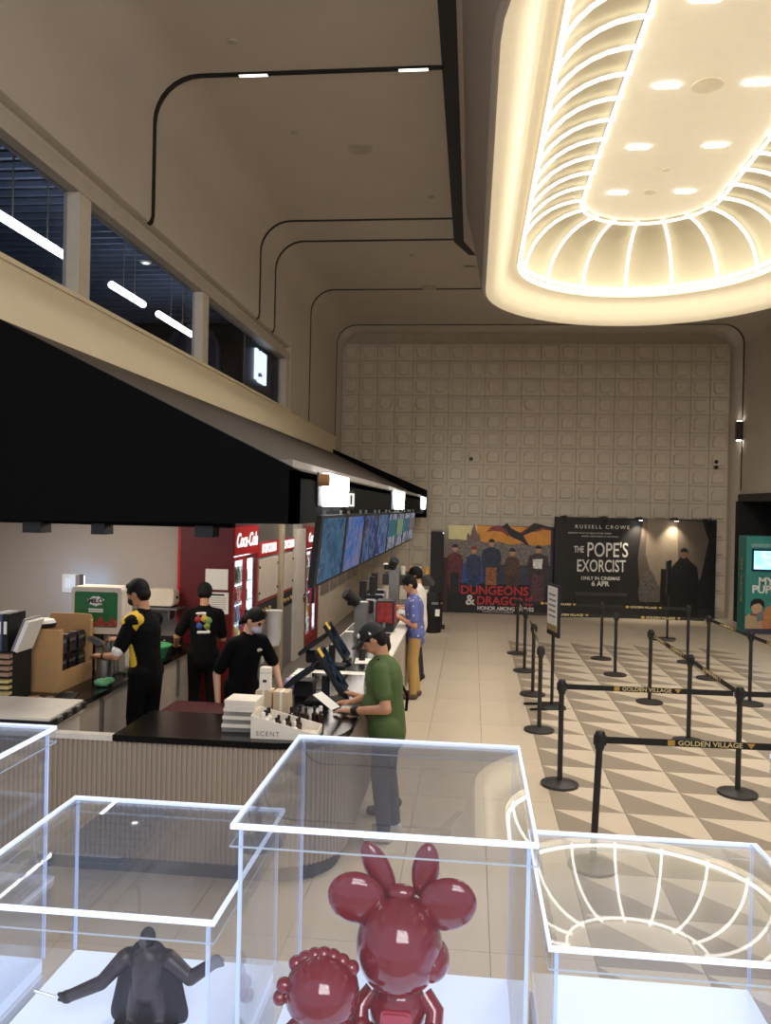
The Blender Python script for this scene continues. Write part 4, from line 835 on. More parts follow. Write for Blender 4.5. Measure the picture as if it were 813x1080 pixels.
def hero(cx, ch, cf, w, body, legs, hair):
    hh = 20
    pr('hero_print', P((cx-w*.32, cf), (cx-w*.42, ch+150), (cx-w*.5, ch+95), (cx-w*.42, ch+45), (cx-w*.12, ch+26), (cx+w*.12, ch+26), (cx+w*.42, ch+45), (cx+w*.5, ch+95), (cx+w*.42, ch+150), (cx+w*.32, cf)), 7, body)
    pr('hero_print', P((cx-w*.28, cf), (cx-w*.26, ch+150), (cx+w*.26, ch+150), (cx+w*.28, cf)), 8, legs)
    pr('hero_print', [(U(cx+hh*.85*math.cos(a)), V(ch+hh*1.15*math.sin(a))) for a in grid(0, 2*PI, 14)[:-1]], 8, mat('hero_skin', (176, 132, 106), .6)); pr('hero_print', [(U(cx+hh*.95*math.cos(a)), V(ch-4+hh*1.1*math.sin(a))) for a in grid(PI, 2*PI, 10)], 9, hair)
hm = lambda n, c: mat('hero_'+n, tuple(min(255, int(v*1.25)) for v in c), .6, var=.55, scale=24)
HR = mat('hero_hair', (40, 28, 24), .6)
hero(122, 205, 480, 100, hm('crimson', (74, 34, 38)), hm('black', (22, 20, 26)), HR); hero(235, 215, 440, 100, hm('navy', (38, 44, 66)), hm('slate', (30, 40, 70)), mat('hero_auburn', (120, 58, 34), .6)); hero(465, 222, 440, 96, hm('umber', (62, 44, 36)), hm('brown', (48, 36, 30)), HR)
hero(340, 168, 428, 120, hm('blue_coat', (34, 40, 54)), hm('tan', (112, 70, 44)), HR); hero(618, 200, 520, 128, hm('plum', (44, 36, 40)), hm('wine', (66, 40, 46)), HR)
pr('hero_print', P((585, 262), (645, 258), (640, 320), (590, 318)), 10, hm('shirt_white', (190, 180, 170))); pr('hero_print', P((170, 300), (196, 290), (205, 410), (165, 420)), 6, hm('cloak_blue', (36, 58, 110))); pr('hero_print', P((270, 300), (292, 290), (296, 410), (262, 415)), 6, hm('cloak_blue', (36, 58, 110)))
TR = mat('title_red', (178, 36, 40), .5); TW = mat('title_silver', (206, 200, 192), .5)
text('title_lettering', 'DUNGEONS', .30, (U(362), -.026, V(463)), RX, RZ, TR, t, sx=1.02, offset=.007, ext=.002); text('title_lettering', 'DRAGONS', .29, (U(425), -.026, V(526)), RX, RZ, TR, t, sx=1.0, offset=.007, ext=.002); text('title_lettering', '&', .36, (U(218), -.027, V(525)), RX, RZ, TW, t, offset=.006, ext=.002)
text('title_lettering', 'HONOR AMONG THIEVES', .135, (U(430), -.026, V(572)), RX, RZ, TW, t, sx=.88, offset=.004, ext=.002); text('title_lettering', 'COMING SOON IN CINEMAS', .06, (U(385), -.026, V(592)), RX, RZ, TW, t, sx=1.0, ext=.002)
MB().box(U(50), -.10, V(600), U(78), .05, V(265)).build('standee_edge', mat('edge_dark_red', (60, 24, 24), .6, var=.4, scale=12), t)

# ---- film display 2: dark thriller backdrop with clip lamps
t = thing('film_display', 'large dark film backdrop with pale title and robed figure under lamps', 'film display', (2.03, 20.28, 0), .165)
bx('panel', 0, 0, 0, 4.05, .10, 2.46, mat('print_charcoal', (24, 22, 22), .55, var=.3, scale=2), t)
def pr2(name, poly, z, m): return MB().prism([((a-45)*.00714, (408-c)*.0070) for a, c in poly], (0, -.002*z-.002, 0), RX, RZ, (0, .002*z+.001, 0)).build(name, m, t)
pr2('haze_print', [(352, 56), (560, 62), (585, 130), (560, 260), (520, 330), (420, 350), (345, 310), (335, 200)], 1, mat('print_haze', (88, 76, 66), .6, var=.25, scale=1.2)); pr2('haze_print', [(368, 57), (470, 60), (480, 240), (400, 300), (362, 180)], 2, mat('print_haze_pale', (122, 108, 92), .6, var=.2, scale=1.5))
pr2('floor_print', [(46, 372), (606, 374), (606, 408), (46, 408)], 1, mat('print_floor', (34, 32, 34), .5))
pr2('statue_print', [(345, 350), (338, 310), (350, 270), (362, 245), (378, 235), (392, 250), (402, 275), (415, 310), (412, 350)], 3, mat('print_stone', (84, 78, 72), .6, var=.5, scale=16)); pr2('doorframe_print', [(418, 232), (446, 236), (444, 352), (416, 350)], 3, BLACK)
pr2('robed_figure_print', [(450, 398), (450, 330), (446, 280), (456, 225), (478, 200), (484, 190), (508, 190), (518, 202), (545, 225), (553, 280), (548, 330), (552, 400)], 4, mat('robe_black', (8, 8, 9), .6)); pr2('robed_figure_print', [(496+13*math.cos(a), 178+18*math.sin(a)) for a in grid(0, 2*PI, 14)[:-1]], 5, mat('face_shadow', (96, 68, 54), .6)); pr2('robed_figure_print', [(498+14*math.cos(a), 172+14*math.sin(a)) for a in grid(PI, 2*PI, 9)], 6, BLACK)
q = lambda a, c: ((a-45)*.00714, -.016, (408-c)*.0070)
TP = mat('title_pale', (216, 212, 204), .5)
text('title_lettering', 'RUSSELL CROWE', .125, q(208, 90), RX, RZ, TP, t, sx=1.05, space=1.45, ext=.002); text('credit_lettering', 'INSPIRED BY THE ACTUAL FILES OF FATHER GABRIELE', .045, q(165, 112), RX, RZ, TP, t, ext=.002); text('credit_lettering', 'AMORTH, CHIEF EXORCIST OF THE VATICAN', .045, q(200, 123), RX, RZ, TP, t, ext=.002)
text('title_lettering', 'THE', .22, q(128, 170), RX, RZ, TP, t, sx=.62, ext=.002, offset=.003); text('title_lettering', "POPE'S", .50, q(228, 172), RX, RZ, TP, t, sx=.70, ext=.002, offset=.004); text('title_lettering', 'EXORCIST', .42, q(207, 228), RX, RZ, TP, t, sx=.63, ext=.002, offset=.004)
text('date_lettering', 'ONLY IN CINEMAS', .115, q(205, 270), RX, RZ, TP, t, ext=.002, offset=.002); text('date_lettering', '6 APR', .17, q(205, 289), RX, RZ, TP, t, ext=.002, offset=.005)
pr2('credit_band_print', [(120, 318), (300, 320), (300, 332), (120, 330)], 2, mat('credit_grey', (58, 54, 52), .6, var=.4, scale=40))
for k, (a, on) in enumerate(((70, 0), (210, 0), (332, 1), (457, 1), (575, 0))):
    x = (a-45)*.00714
    c = thing('clip_lamp', 'small black clip lamp on the dark film backdrop, %s from the left%s' % (('first', 'second', 'third', 'fourth', 'fifth')[k], ', lit' if on else ''), 'lamp', (2.03+x*math.cos(.165), 20.28+x*math.sin(.165), 2.455), .165, 'clip lamps on the film backdrop')
    bx('clamp', -.03, -.02, 0, .03, .12, .03, BLACK, c); MB().tube([(0, 0, .02), (0, -.18, .05), (0, -.22, .03)], .008, 6).build('arm', BLACK, c); h = MB().lathe([(.05, 0), (.055, .01), (.03, .07), (0, .08)], 12, (0, -.22, -.04)).build('shade', BLACK, c, smooth=True)
    if on:
        MB().lathe([(0, 0), (.045, 0), (.045, .006), (0, .006)], 12, (0, -.22, -.042)).build('bulb', emission('clip_led', (1, .9, .72), 25), h)
        wl_ = Matrix.Rotation(.165, 4, 'Z'); b0 = c.location + wl_ @ Vector((0, -.22, -.06)); spot_light('clip_lamp_beam', b0, b0 + wl_ @ Vector((0, .16, -.5)), 38, (1, .88, .68), 95, .9, .03)
# ---- teal standee by the entrance
t = thing('promo_standee', 'teal boxed film standee with small screen beside the dark entrance', 'standee', (6.0, 18.62, 0))
TEAL = mat('standee_teal', (60, 142, 132), .55, var=.05); bx('body', 0, 0, .0, 1.25, .55, 2.14, TEAL, t); bx('side_print', -.004, .02, .05, 0, .53, 2.10, mat('standee_teal_side', (40, 120, 112), .55), t)
for s_, z_ in (('MY', 1.52), ('PUPPY', .98)): text('side_lettering', s_, .17, (-.006, .27, z_), (0, 0, 1), (0, 1, 0), mat('print_orange', (206, 140, 60), .5), t, sx=1.3, ext=.002)
bz = bx('screen_bezel', .11, -.03, 1.38, .80, 0, 1.86, mat('bezel_navy', (20, 34, 80), .4), t); bx('screen', .15, -.034, 1.42, .76, -.03, 1.82, screen_mat('standee_screen', ((120, 190, 220), (150, 225, 240), (190, 240, 250), (90, 160, 180)), 3, .95, 3), bz)
text('title_lettering', 'MY', .23, (.26, -.004, 1.15), RX, RZ, PAPER, t, align='LEFT', ext=.002, offset=.008); text('title_lettering', 'PUPPY', .23, (.13, -.004, .97), RX, RZ, PAPER, t, align='LEFT', ext=.002, offset=.008); bx('caption_print', .10, -.003, 1.90, .75, 0, 1.98, mat('print_pale_teal', (130, 170, 162), .5, var=.3, scale=25), t)
def pr3(name, poly, z, m): return MB().prism([((a-165)*.0026, (970-c)*.00262) for a, c in poly], (0, -.002*z-.002, 0), RX, RZ, (0, .002*z+.001, 0)).build(name, m, t)
sk = mat('child_skin', (206, 164, 132), .6)
pr3('child_print', [(165, 965), (165, 830), (200, 800), (300, 800), (330, 850), (330, 965)], 1, mat('child_coat', (186, 160, 124), .6)); pr3('child_print', [(258+44*math.cos(a), 752+56*math.sin(a)) for a in grid(0, 2*PI, 18)[:-1]], 2, sk); pr3('child_print', [(205, 760), (208, 700), (240, 675), (285, 675), (315, 700), (318, 750), (300, 735), (275, 712), (240, 722), (215, 738)], 3, mat('child_hair', (34, 28, 26), .6))
pr3('child_print', [(205, 800), (290, 805), (285, 822), (205, 816)], 3, mat('scarf_red', (150, 50, 44), .6)); pr3('puppy_print', [(330, 960), (300, 900), (310, 780), (350, 730), (430, 735), (470, 800), (460, 960)], 4, mat('puppy_tan', (196, 130, 84), .6, var=.2, scale=10)); pr3('grass_print', [(165, 970), (165, 930), (560, 915), (560, 970)], 5, mat('print_violet', (70, 60, 84), .6))
pr3('child_print', [(255, 800), (300, 780), (312, 850), (262, 870)], 4, mat('glove_grey', (120, 124, 128), .6))
# ================================================================ ACRYLIC DISPLAY CASES IN THE FOREGROUND
ACR = clear('acrylic', (.965, .975, .99), .8, .012, (.70, .80, 1.0))
ACL = clear('acrylic_lid', (.955, .97, .99), 1.5, .05, (.78, .86, 1.0))
EDGE = clear('acrylic_edge', (.8, .9, 1), .6, .55, (.85, .93, 1))
GLOWE = mat('acrylic_edge_added_glow', (235, 242, 255), .3, var=0, emit=(190, 215, 255), es=.35)  # edge brightness put in as emission; the acrylic holds no lamp
VEDGE = mat('acrylic_edge_added_glow_soft', (212, 224, 245), .3, var=0, emit=(180, 205, 250), es=.18)  # softer added glow for the upright corner seams
BASEM = mat('lit_plinth_top', (214, 222, 238), .5, var=0, emit=(205, 222, 255), es=.26)
PL = mat('plinth_white', (226, 228, 234), .5)
ZB = 1.71
def case(x0, y0, x1, y1, zt, label, plabel, sag=0.0):
    t = thing('plinth', plabel, 'plinth', (x0, y0, 1.0)); w_, d_ = x1-x0, y1-y0
    bx('body', 0, 0, 0, w_, d_, ZB-1.0-.03, PL, t, .006); bx('light_panel', .004, .004, ZB-1.0-.03, w_-.004, d_-.004, ZB-1.0-.004, BASEM, t)
    c = thing('acrylic_case', label, 'display case', (x0, y0, ZB-.003), 0, 'clear acrylic display cases'); h = zt-ZB; k = .005
    bx('near_pane', 0, 0, 0, w_, k, h-.006, ACR, c); bx('far_pane', 0, d_-k, 0, w_, d_, h-.006, ACR, c); bx('left_pane', 0, k, 0, k, d_-k, h-.006, ACR, c); bx('right_pane', w_-k, k, 0, w_, d_-k, h-.006, ACR, c)
    lid = bx('lid', -.006, -.006, h-.005, w_+.006, d_+.006, h, ACL, c); e = .0045
    MB().box(-.010, -.010, h-.030, w_+.010, -.006, h-.006).box(-.010, d_+.006, h-.030, w_+.010, d_+.010, h-.006).box(-.010, -.006, h-.030, -.006, d_+.006, h-.006).box(w_+.006, -.006, h-.030, w_+.010, d_+.006, h-.006).build('lid_skirt', ACR, lid)
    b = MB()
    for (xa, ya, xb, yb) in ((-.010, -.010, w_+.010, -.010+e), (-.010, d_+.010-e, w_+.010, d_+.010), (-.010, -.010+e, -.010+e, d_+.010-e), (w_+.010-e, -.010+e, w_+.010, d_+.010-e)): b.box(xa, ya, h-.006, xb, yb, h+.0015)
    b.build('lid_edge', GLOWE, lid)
    b = MB()
    for (xa, ya, xb, yb) in ((-.010, -.0105, w_+.010, -.0095), (-.010, d_+.0095, w_+.010, d_+.0105), (-.0105, -.010, -.0095, d_+.010), (w_+.0095, -.010, w_+.0105, d_+.010)): b.box(xa, ya, h-.0315, xb, yb, h-.029)
    b.build('skirt_edge', EDGE, lid)
    if sag:                                                    # the loose lid rests slightly lower at the back
        lid.location = (0, 0, h); lid.rotation_euler = (-sag, 0, 0)
        lid.data.transform(Matrix.Translation((0, 0, -h)))
        for q in kids(lid): q.data.transform(Matrix.Translation((0, 0, -h)))
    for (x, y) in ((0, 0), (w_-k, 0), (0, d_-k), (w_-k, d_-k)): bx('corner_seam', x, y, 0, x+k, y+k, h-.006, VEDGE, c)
case(-1.21, 1.10, -.81, 1.51, 2.16, 'tall clear acrylic case cut by the left edge', 'white plinth under the leftmost tall case')
case(-.77, 1.13, -.36, 1.55, 2.01, 'low clear acrylic case holding the dark cloaked figurine', 'white plinth under the cloaked figurine case')
case(-.32, 1.13, .09, 1.57, 2.15, 'tall clear acrylic case holding the glossy red figurines', 'white plinth under the red figurines case')
case(.13, 1.17, .54, 1.60, 1.99, 'empty low clear acrylic case mirroring the oval ceiling light', 'white plinth under the empty low case', .024)
case(.58, 1.17, .99, 1.60, 2.15, 'tall clear acrylic case cut by the right edge', 'white plinth under the rightmost tall case')
# ---- glossy red figurines
GLR = mat('glossy_red', (134, 2, 30), .08, var=.06, spec=.6, coat=1.0)
t = thing('red_figurine', 'large glossy red balloon-style figurine with two discs and two petals', 'figurine', (-.105, 1.35, ZB-.002), 0)
def B_(name, *a, **k): return MB().ball(*a, **k).build(name, GLR, t, smooth=True)
B_('head', (0, 0, .165), (.072, .075, .080), n=32, m=22); B_('cheek', (.055, .0, .145), (.030, .045, .032), n=18, m=12)
rotY = lambda a, b=0: (Matrix.Rotation(b, 3, 'Z') @ Matrix.Rotation(a, 3, 'Y'))
B_('disc', (-.072, -.005, .240), (.050, .020, .042), n=28, m=16, rot=rotY(.35, .1)); B_('disc', (.078, -.005, .240), (.050, .020, .042), n=28, m=16, rot=rotY(-.45, -.1).to_3x3() @ Matrix.Rotation(0, 3, 'X'))
B_('petal', (-.040, .02, .280), (.022, .014, .050), n=20, m=14, rot=rotY(-.50)); B_('petal', (.040, .02, .282), (.023, .014, .047), n=20, m=14, rot=rotY(.12)); B_('knot', (0, .01, .247), (.026, .016, .014), n=16, m=10)
B_('body', (0, 0, .060), (.048, .042, .055), n=24, m=14); MB().prism(rrect(.050, .034, .008, 3, (0, .062)), (0, -.048, 0), (1, 0, 0), (0, 0, 1), (0, .02, 0)).build('belly_plate', mat('glossy_crimson', (176, 16, 50), .12, coat=1.0), t, bevel=.004)
for s in (-1, 1): MB().tube([(s*.042, 0, .085), (s*.062, -.012, .065), (s*.060, -.03, .045)], .016, 10).ball((s*.060, -.032, .043), .019, 14, 10).build('arm', GLR, t, smooth=True); MB().ball((s*.030, -.012, .018), (.027, .036, .0185), 18, 12).build('foot', GLR, t, smooth=True)
t = thing('red_figurine', 'smaller glossy red ball-headed figurine with bumps on its crown', 'figurine', (-.222, 1.285, ZB-.002), 0)
B_('head', (0, 0, .115), (.060, .060, .058), n=28, m=18)
for k in range(7): B_('bump', (-.045+.015*k, .01, .150+.018*math.sin(PI*k/6)), .013, n=12, m=8)
B_('bump', (-.060, -.01, .125), .013, n=12, m=8); B_('bump', (-.066, -.012, .106), .012, n=12, m=8); B_('body', (0, 0, .048), (.040, .036, .046), n=22, m=14)
for s in (-1, 1): MB().tube([(s*.034, 0, .065), (s*.052, -.01, .05), (s*.050, -.025, .035)], .013, 10).build('arm', GLR, t, smooth=True); MB().ball((s*.024, -.010, .014), (.022, .030, .0145), 16, 10).build('foot', GLR, t, smooth=True)
# ================================================================ PEOPLE (one continuous surface each)
class Figure:
    def __init__(s): s.p = []
    def cap(s, lab, a, b, ra, rb=None, flat=None, k=1.0):
        s.p.append(('c', lab, np.array(a, float), np.array(b, float), ra, ra if rb is None else rb, None if flat is None else np.array(flat, float)/np.linalg.norm(flat), k)); return s
    def ell(s, lab, c, r, R=None):
        s.p.append(('e', lab, np.array(c, float), np.array(r, float), np.eye(3) if R is None else np.array(R, float))); return s
    def mesh(s, mats, voxel, name, smooth=4):
        b = MB()
        for q in s.p:
            if q[0] == 'e':
                b.ball(q[2], tuple(q[3]), 20, 14, rot=Matrix(q[4].tolist()))
            else:
                _, lab, A, Bq, ra, rb, fl, k = q; A_ = Vector(A); B_v = Vector(Bq); d = (B_v-A_); L = d.length; d = d.normalized() if L > 1e-9 else Vector((0, 0, 1))
                u = d.orthogonal().normalized(); v = d.cross(u); n = 16; rings = []
                for t in grid(-PI/2, 0, 4)[1:]: rings.append((A_+d*ra*math.sin(t), ra*math.cos(t)))
                for t in grid(0, PI/2, 4)[:-1]: rings.append((B_v+d*rb*math.sin(t), rb*math.cos(t)))
                vs = [c+(u*math.cos(2*PI*i/n)+v*math.sin(2*PI*i/n))*r for c, r in rings for i in range(n)]+[A_-d*ra, B_v+d*rb]
                if fl is not None:
                    f = Vector(fl); vs = [p-f*((p-A_).dot(f)-(((p-A_).dot(d)*d).dot(f)))*(1-k) for p in vs]
                m = len(rings); fs = [(j*n+i, j*n+(i+1) % n, (j+1)*n+(i+1) % n, (j+1)*n+i) for j in range(m-1) for i in range(n)]
                fs += [(m*n, (i+1) % n, i) for i in range(n)]+[(m*n+1, (m-1)*n+i, (m-1)*n+(i+1) % n) for i in range(n)]
                b.add(vs, fs)
        me = b.mesh('tmp'); t = bpy.data.objects.new('tmp', me); COL.objects.link(t)
        r = t.modifiers.new('r', 'REMESH'); r.mode = 'VOXEL'; r.voxel_size = voxel; r.use_smooth_shade = True
        sm = t.modifiers.new('s', 'SMOOTH'); sm.factor = .5; sm.iterations = smooth
        dg = bpy.context.evaluated_depsgraph_get(); out = bpy.data.meshes.new_from_object(t.evaluated_get(dg)); out.name = name
        t.modifiers.clear(); bpy.data.objects.remove(t); bpy.context.view_layer.update()
        labs = []
        for q in s.p:
            if q[1] not in labs: labs.append(q[1])
        out.materials.clear()
        for l in labs: out.materials.append(mats[l])
        nf = len(out.polygons); cen = np.empty(nf*3); out.polygons.foreach_get('center', cen); cen = cen.reshape(-1, 3)
        best = np.full(nf, 1e9); idx = np.zeros(nf, np.int32)
        for q in s.p:
            if q[0] == 'e':
                l = (cen-q[2]) @ q[4] / q[3]; n_ = np.linalg.norm(l, axis=1); d = (n_-1)*q[3].min()
            else:
                _, lab, A, Bq, ra, rb, fl, k = q; P_ = cen-A; dv = Bq-A; L2 = max(dv@dv, 1e-12)
                t_ = np.clip(P_@dv/L2, 0, 1); w_ = P_-t_[:, None]*dv
                if fl is not None: w_ = w_+np.outer(w_@fl, fl)*(1/k-1)
                d = np.linalg.norm(w_, axis=1)-(ra+(rb-ra)*t_)
                if fl is not None: d = d*k
            u_ = d < best; best[u_] = d[u_]; idx[u_] = labs.index(q[1])
        out.polygons.foreach_set('material_index', idx); out.polygons.foreach_set('use_smooth', np.ones(nf, bool)); out.update()
        return out
def hand(F, w, d, nrm, side, curl=.5, s=1.0, lab='skin'):
    w = np.array(w, float); d = np.array(d, float); d /= np.linalg.norm(d); nrm = np.array(nrm, float); nrm -= d*(nrm@d); nrm /= np.linalg.norm(nrm)
    t = side*np.cross(d, nrm)
    for o_ in (-.024, -.004, .018): F.cap(lab, w+d*.015+t*o_*.6, w+d*.080*s+t*o_, .019*s, .016*s)
    for i, o_ in enumerate((-.033, -.012, .010, .031)):
        L = (.030, .040, .043, .037)[i]*s; b0 = w+d*.085*s+t*o_*1.05
        a1 = curl*.6; p1 = b0+(d*math.cos(a1)-nrm*math.sin(a1))*L; a2 = curl*1.4; p2 = p1+(d*math.cos(a2)-nrm*math.sin(a2))*L*.85
        F.cap(lab, b0, p1, .0098*s, .009*s); F.cap(lab, p1, p2, .009*s, .0075*s)
    b0 = w+d*.028+t*.030; p1 = b0+t*.026+d*.026-nrm*.008; p2 = p1+d*.030-nrm*.014*curl+t*.004
    F.cap(lab, b0, p1, .013*s, .011*s); F.cap(lab, p1, p2, .0105*s, .009*s)
def human(h, lean, hp, hyaw, arms, feet=((.02, .10), (-.04, -.10)), bulk=1.0, sleeve=.62, hip=0.0, hair='short', mask=False, longp=True, ears=True):
    """local frame: +x forward, +y to the person's left"""
    F = Figure(); s = h/1.72; X = np.array((1., 0, 0)); D = np.array((math.sin(lean), 0, math.cos(lean))); N = np.array((math.cos(lean), 0, -math.sin(lean)))
    hipc = np.array((hip, 0, .93*s)); w = bulk
    for sg, (fx, fy) in zip((1, -1), feet):
        hj = hipc+np.array((0, sg*.092*s, -.02)); an = np.array((fx, fy, .112)); kn = (hj+an)/2+np.array((.035, 0, .02*s))
        F.cap('pants', hj, kn, .095*s*w, .072*s*w); F.cap('pants', kn, an+np.array((0, 0, .0)), .070*s*w, .055*s)
        F.cap('shoe', an+np.array((-.03, 0, -.066)), an+np.array((.14*s, 0, -.072)), .046, .040); F.cap('shoe', an+np.array((-.02, 0, -.080)), an+np.array((.15*s, 0, -.082)), .030, .028, (0, 1, 0), 1.4)
    F.cap('pants', hipc+np.array((0, .06*s, .0)), hipc+np.array((0, -.06*s, -.03)), .105*s*w, None, (1, 0, 0), .9)
    wa = hipc+D*.13*s; ch = hipc+D*.36*s; sh = hipc+D*.485*s; nk = hipc+D*.545*s
    F.cap('shirt', hipc+np.array((0, 0, -.07)), wa, .160*s*w, .152*s*w, N, .82*w**.5); F.cap('shirt', hipc+np.array((0, .085*s*w, -.01)), hipc+np.array((0, -.085*s*w, -.01)), .106*s*w); F.cap('shirt', wa, ch, .152*s*w, .170*s*w, N, .76*w**.6); F.cap('shirt', ch, sh-D*.02, .160*s*w**.5, .105*s, N, .75)
    if w > 1.1: F.ell('shirt', wa+N*.06*s+D*.02, (.145*s*w*.8, .15*s*w, .16*s))
    F.cap('skin', sh, nk+D*.05*s, .058*s, .052*s); F.cap('shirt', sh-D*.015*s, sh+D*.018*s, .072*s, .064*s)
    R = np.array(Matrix.Rotation(hyaw, 3, 'Z') @ Matrix.Rotation(hp, 3, 'Y')); hc = nk+D*.05*s+R@np.array((.018, 0, .105))*s
    H = lambda x, y, z: hc+R@np.array((x, y, z))*s
    F.ell('skin', hc, np.array((.094, .076, .108))*s, R); F.ell('skin', H(.030, 0, -.062), np.array((.060, .056, .058))*s, R); F.cap('skin', H(.088, 0, .005), H(.104, 0, -.030), .010*s, .015*s)
    for sg in (1, -1):
        if ears: F.ell('skin', H(-.005, sg*.078, -.008), np.array((.020, .010, .032))*s, R)
        F.ell('eye', H(.084, sg*.032, .008), np.array((.012, .013, .008))*s, R); F.cap('hair', H(.090, sg*.018, .030), H(.080, sg*.050, .030), .006*s)
    F.cap('lip', H(.084, -.020, -.064), H(.084, .020, -.064), .008*s)
    if hair == 'short': F.ell('hair', H(-.014, 0, .028), np.array((.101, .088, .100))*s, R); F.ell('hair', H(-.050, 0, -.025), np.array((.060, .078, .070))*s, R); F.ell('hair', H(.045, 0, .080), np.array((.045, .060, .030))*s, R)
    if hair == 'bowl': F.ell('hair', H(-.010, 0, .020), np.array((.105, .092, .105))*s, R); F.ell('hair', H(-.036, 0, -.025), np.array((.075, .086, .060))*s, R)
    if hair == 'tied': F.ell('hair', H(-.018, 0, .028), np.array((.100, .085, .096))*s, R); F.ell('hair', H(-.050, 0, -.02), np.array((.060, .076, .070))*s, R); F.cap('hair', H(-.10, 0, -.02), H(-.125, 0, -.14), .040*s, .026*s)
    if mask: F.ell('mask', H(.062, 0, -.052), np.array((.056, .062, .052))*s, R)
    for sg, a in zip((1, -1), arms):
        sj = sh+np.array((0, sg*.165*s*w**.5, -.045*s)); el = np.array(a[0], float); wr = np.array(a[1], float)
        F.cap('shirt', sh+np.array((0, sg*.05, -.03)), sj, .075*s, .068*s); F.cap('shirt', sj, sj+(el-sj)*sleeve, .068*s, .064*s*w**.3)
        F.cap('skin', sj, el, .046*s, .041*s); F.cap('skin', el, wr, .041*s*w**.3, .028*s)
        if len(a) > 2: hand(F, wr, a[2], a[3], sg*(a[5] if len(a) > 5 else 1), a[4], s)
    F.sleeves = [(sh+np.array((0, sg*.165*s*w**.5, -.045*s)))*(1-sleeve)+np.array(a[0], float)*sleeve for sg, a in zip((1, -1), arms)]; F.H = H; F.R = R; F.hc = hc; F.s = s; F.sh = sh; F.D = D; F.N = N; F.wa = wa; F.ch = ch
    return F
SK = mat('skin_tan', (186, 136, 104), .55, var=.05, scale=20); SK2 = mat('skin_light', (206, 160, 130), .55, var=.05, scale=20)
HAIRM = mat('hair_black', (15, 13, 13), .75, var=.3, scale=60, spec=.25); EYE = mat('eye_dark', (24, 18, 16), .3); LIP = mat('lip_rose', (160, 96, 84), .5)
BKT = mat('cloth_black', (10, 10, 11), .9, var=.2, scale=10, spec=.15)
def mats(**k):
    d = dict(skin=SK, hair=HAIRM, eye=EYE, lip=LIP, shoe=MATTE, pants=BKT, shirt=BKT, mask=mat('mask_lilac', (196, 190, 214), .8)); d.update(k); return d
def person(label, loc, rz, F, M, voxel=.009, smooth=4):
    me = F.mesh(M, voxel, 'person', smooth); o = link('person', me, None, None, loc, (0, 0, rz)); return tag(o, label, 'person')
def local(o, p): return p
# -- man in green at the till
F = human(1.68, .10, .55, 0, (((-.02, .29, 1.08), (.26, .14, 1.02), (1, -.12, 0), (0, 0, 1), .35), ((.04, -.27, 1.10), (.30, -.10, 1.03), (1, .05, -.05), (0, 0, 1), .30)), feet=((.0, .10), (-.06, -.10)), bulk=1.13, hair='short')
F.cap('watch', (.215, .158, 1.028), (.235, .150, 1.026), .039)
F.ell('print', F.ch+F.N*.135+np.array((0, .02, -.05)), (.02, .07, .07))
gm = person('man in green t-shirt and black cap at the nearest till', (-.63, 6.38, 0), PI, F, mats(shirt=mat('tshirt_green', (70, 90, 46), .85, var=.12, scale=6), pants=mat('jeans_slate', (58, 66, 84), .85, var=.15, scale=8), shoe=mat('shoe_white', (214, 210, 204), .6), watch=MATTE, print=mat('shirt_print', (170, 176, 160), .8, var=.5, scale=40)))
CAPM = mat('cap_black', (20, 20, 22), .8)
Rm = Matrix(F.R.tolist()).to_4x4(); Hm = Matrix.Translation(Vector(F.hc)) @ Rm @ Matrix.Scale(F.s, 4)
b = MB(); vs = []; n = 24; rings = 7
for j in range(rings):
    t_ = PI/2*j/(rings-1)
    for i in range(n):
        a = 2*PI*i/n; vs.append(Hm @ Vector((-.008+.112*math.cos(t_)*math.cos(a), .094*math.cos(t_)*math.sin(a), .022+.108*math.sin(t_))))
b.add(vs, [(j*n+i, j*n+(i+1) % n, (j+1)*n+(i+1) % n, (j+1)*n+i) for j in range(rings-1) for i in range(n)])
cp = b.build('cap', CAPM, gm, smooth=True)
br = []; nb = 10
for k, dz in ((1.0, 0), (1.0, .008)):
    for i in range(nb+1):
        a = -1.15+2.3*i/nb; br.append(Hm @ Vector((-.008+.110*math.cos(a), .092*math.sin(a), .026+dz))); br.append(Hm @ Vector((.06+.135*math.cos(a), .10*math.sin(a), .010+dz-.012*abs(math.sin(a)))))
m_ = 2*(nb+1); fs = [(2*i, 2*i+1, 2*i+3, 2*i+2) for i in range(nb)]+[(m_+2*i, m_+2*i+2, m_+2*i+3, m_+2*i+1) for i in range(nb)]+[(2*i+1, m_+2*i+1, m_+2*i+3, 2*i+3) for i in range(nb)]+[(2*i, 2*i+2, m_+2*i+2, m_+2*i) for i in range(nb)]
MB().add(br, fs).build('brim', CAPM, cp); 
MB().ball(Hm @ Vector((.085, .040, .075)), (.012, .016, .020), 10, 8).build('cap_logo', PAPER, cp, smooth=True); MB().prism([(0, 0), (.018, .0), (.02, .02), (.008, .012)], Hm @ Vector((-.02, .0945, .04)), (1, 0, 0), (0, 0, 1), (0, .006, 0)).build('cap_mark', PAPER, cp)
MB().tube([Vector(F.sh)+Vector((.10, .07, -.10)), Vector(F.sh)+Vector((.02, .09, .035)), Vector(F.sh)+Vector((-.10, .05, -.06)), Vector(F.wa)+Vector((-.165, -.05, .08)), Vector(F.wa)+Vector((-.15, -.14, -.06))], .012, 6).build('bag_strap', BKT, gm, smooth=True)
# sheet of paper held in his hand
c = tag(MB().prism([(0, 0), (.13, 0), (.13, .19), (0, .19)], (0, 0, 0), (.35, .94, 0), (-.82, .20, .54), (.001, 0, .001)).build('paper_sheet', PAPER), 'white sheet of paper held over the near till counter', 'paper'); c.location = (-1.04, 6.17, 1.035)
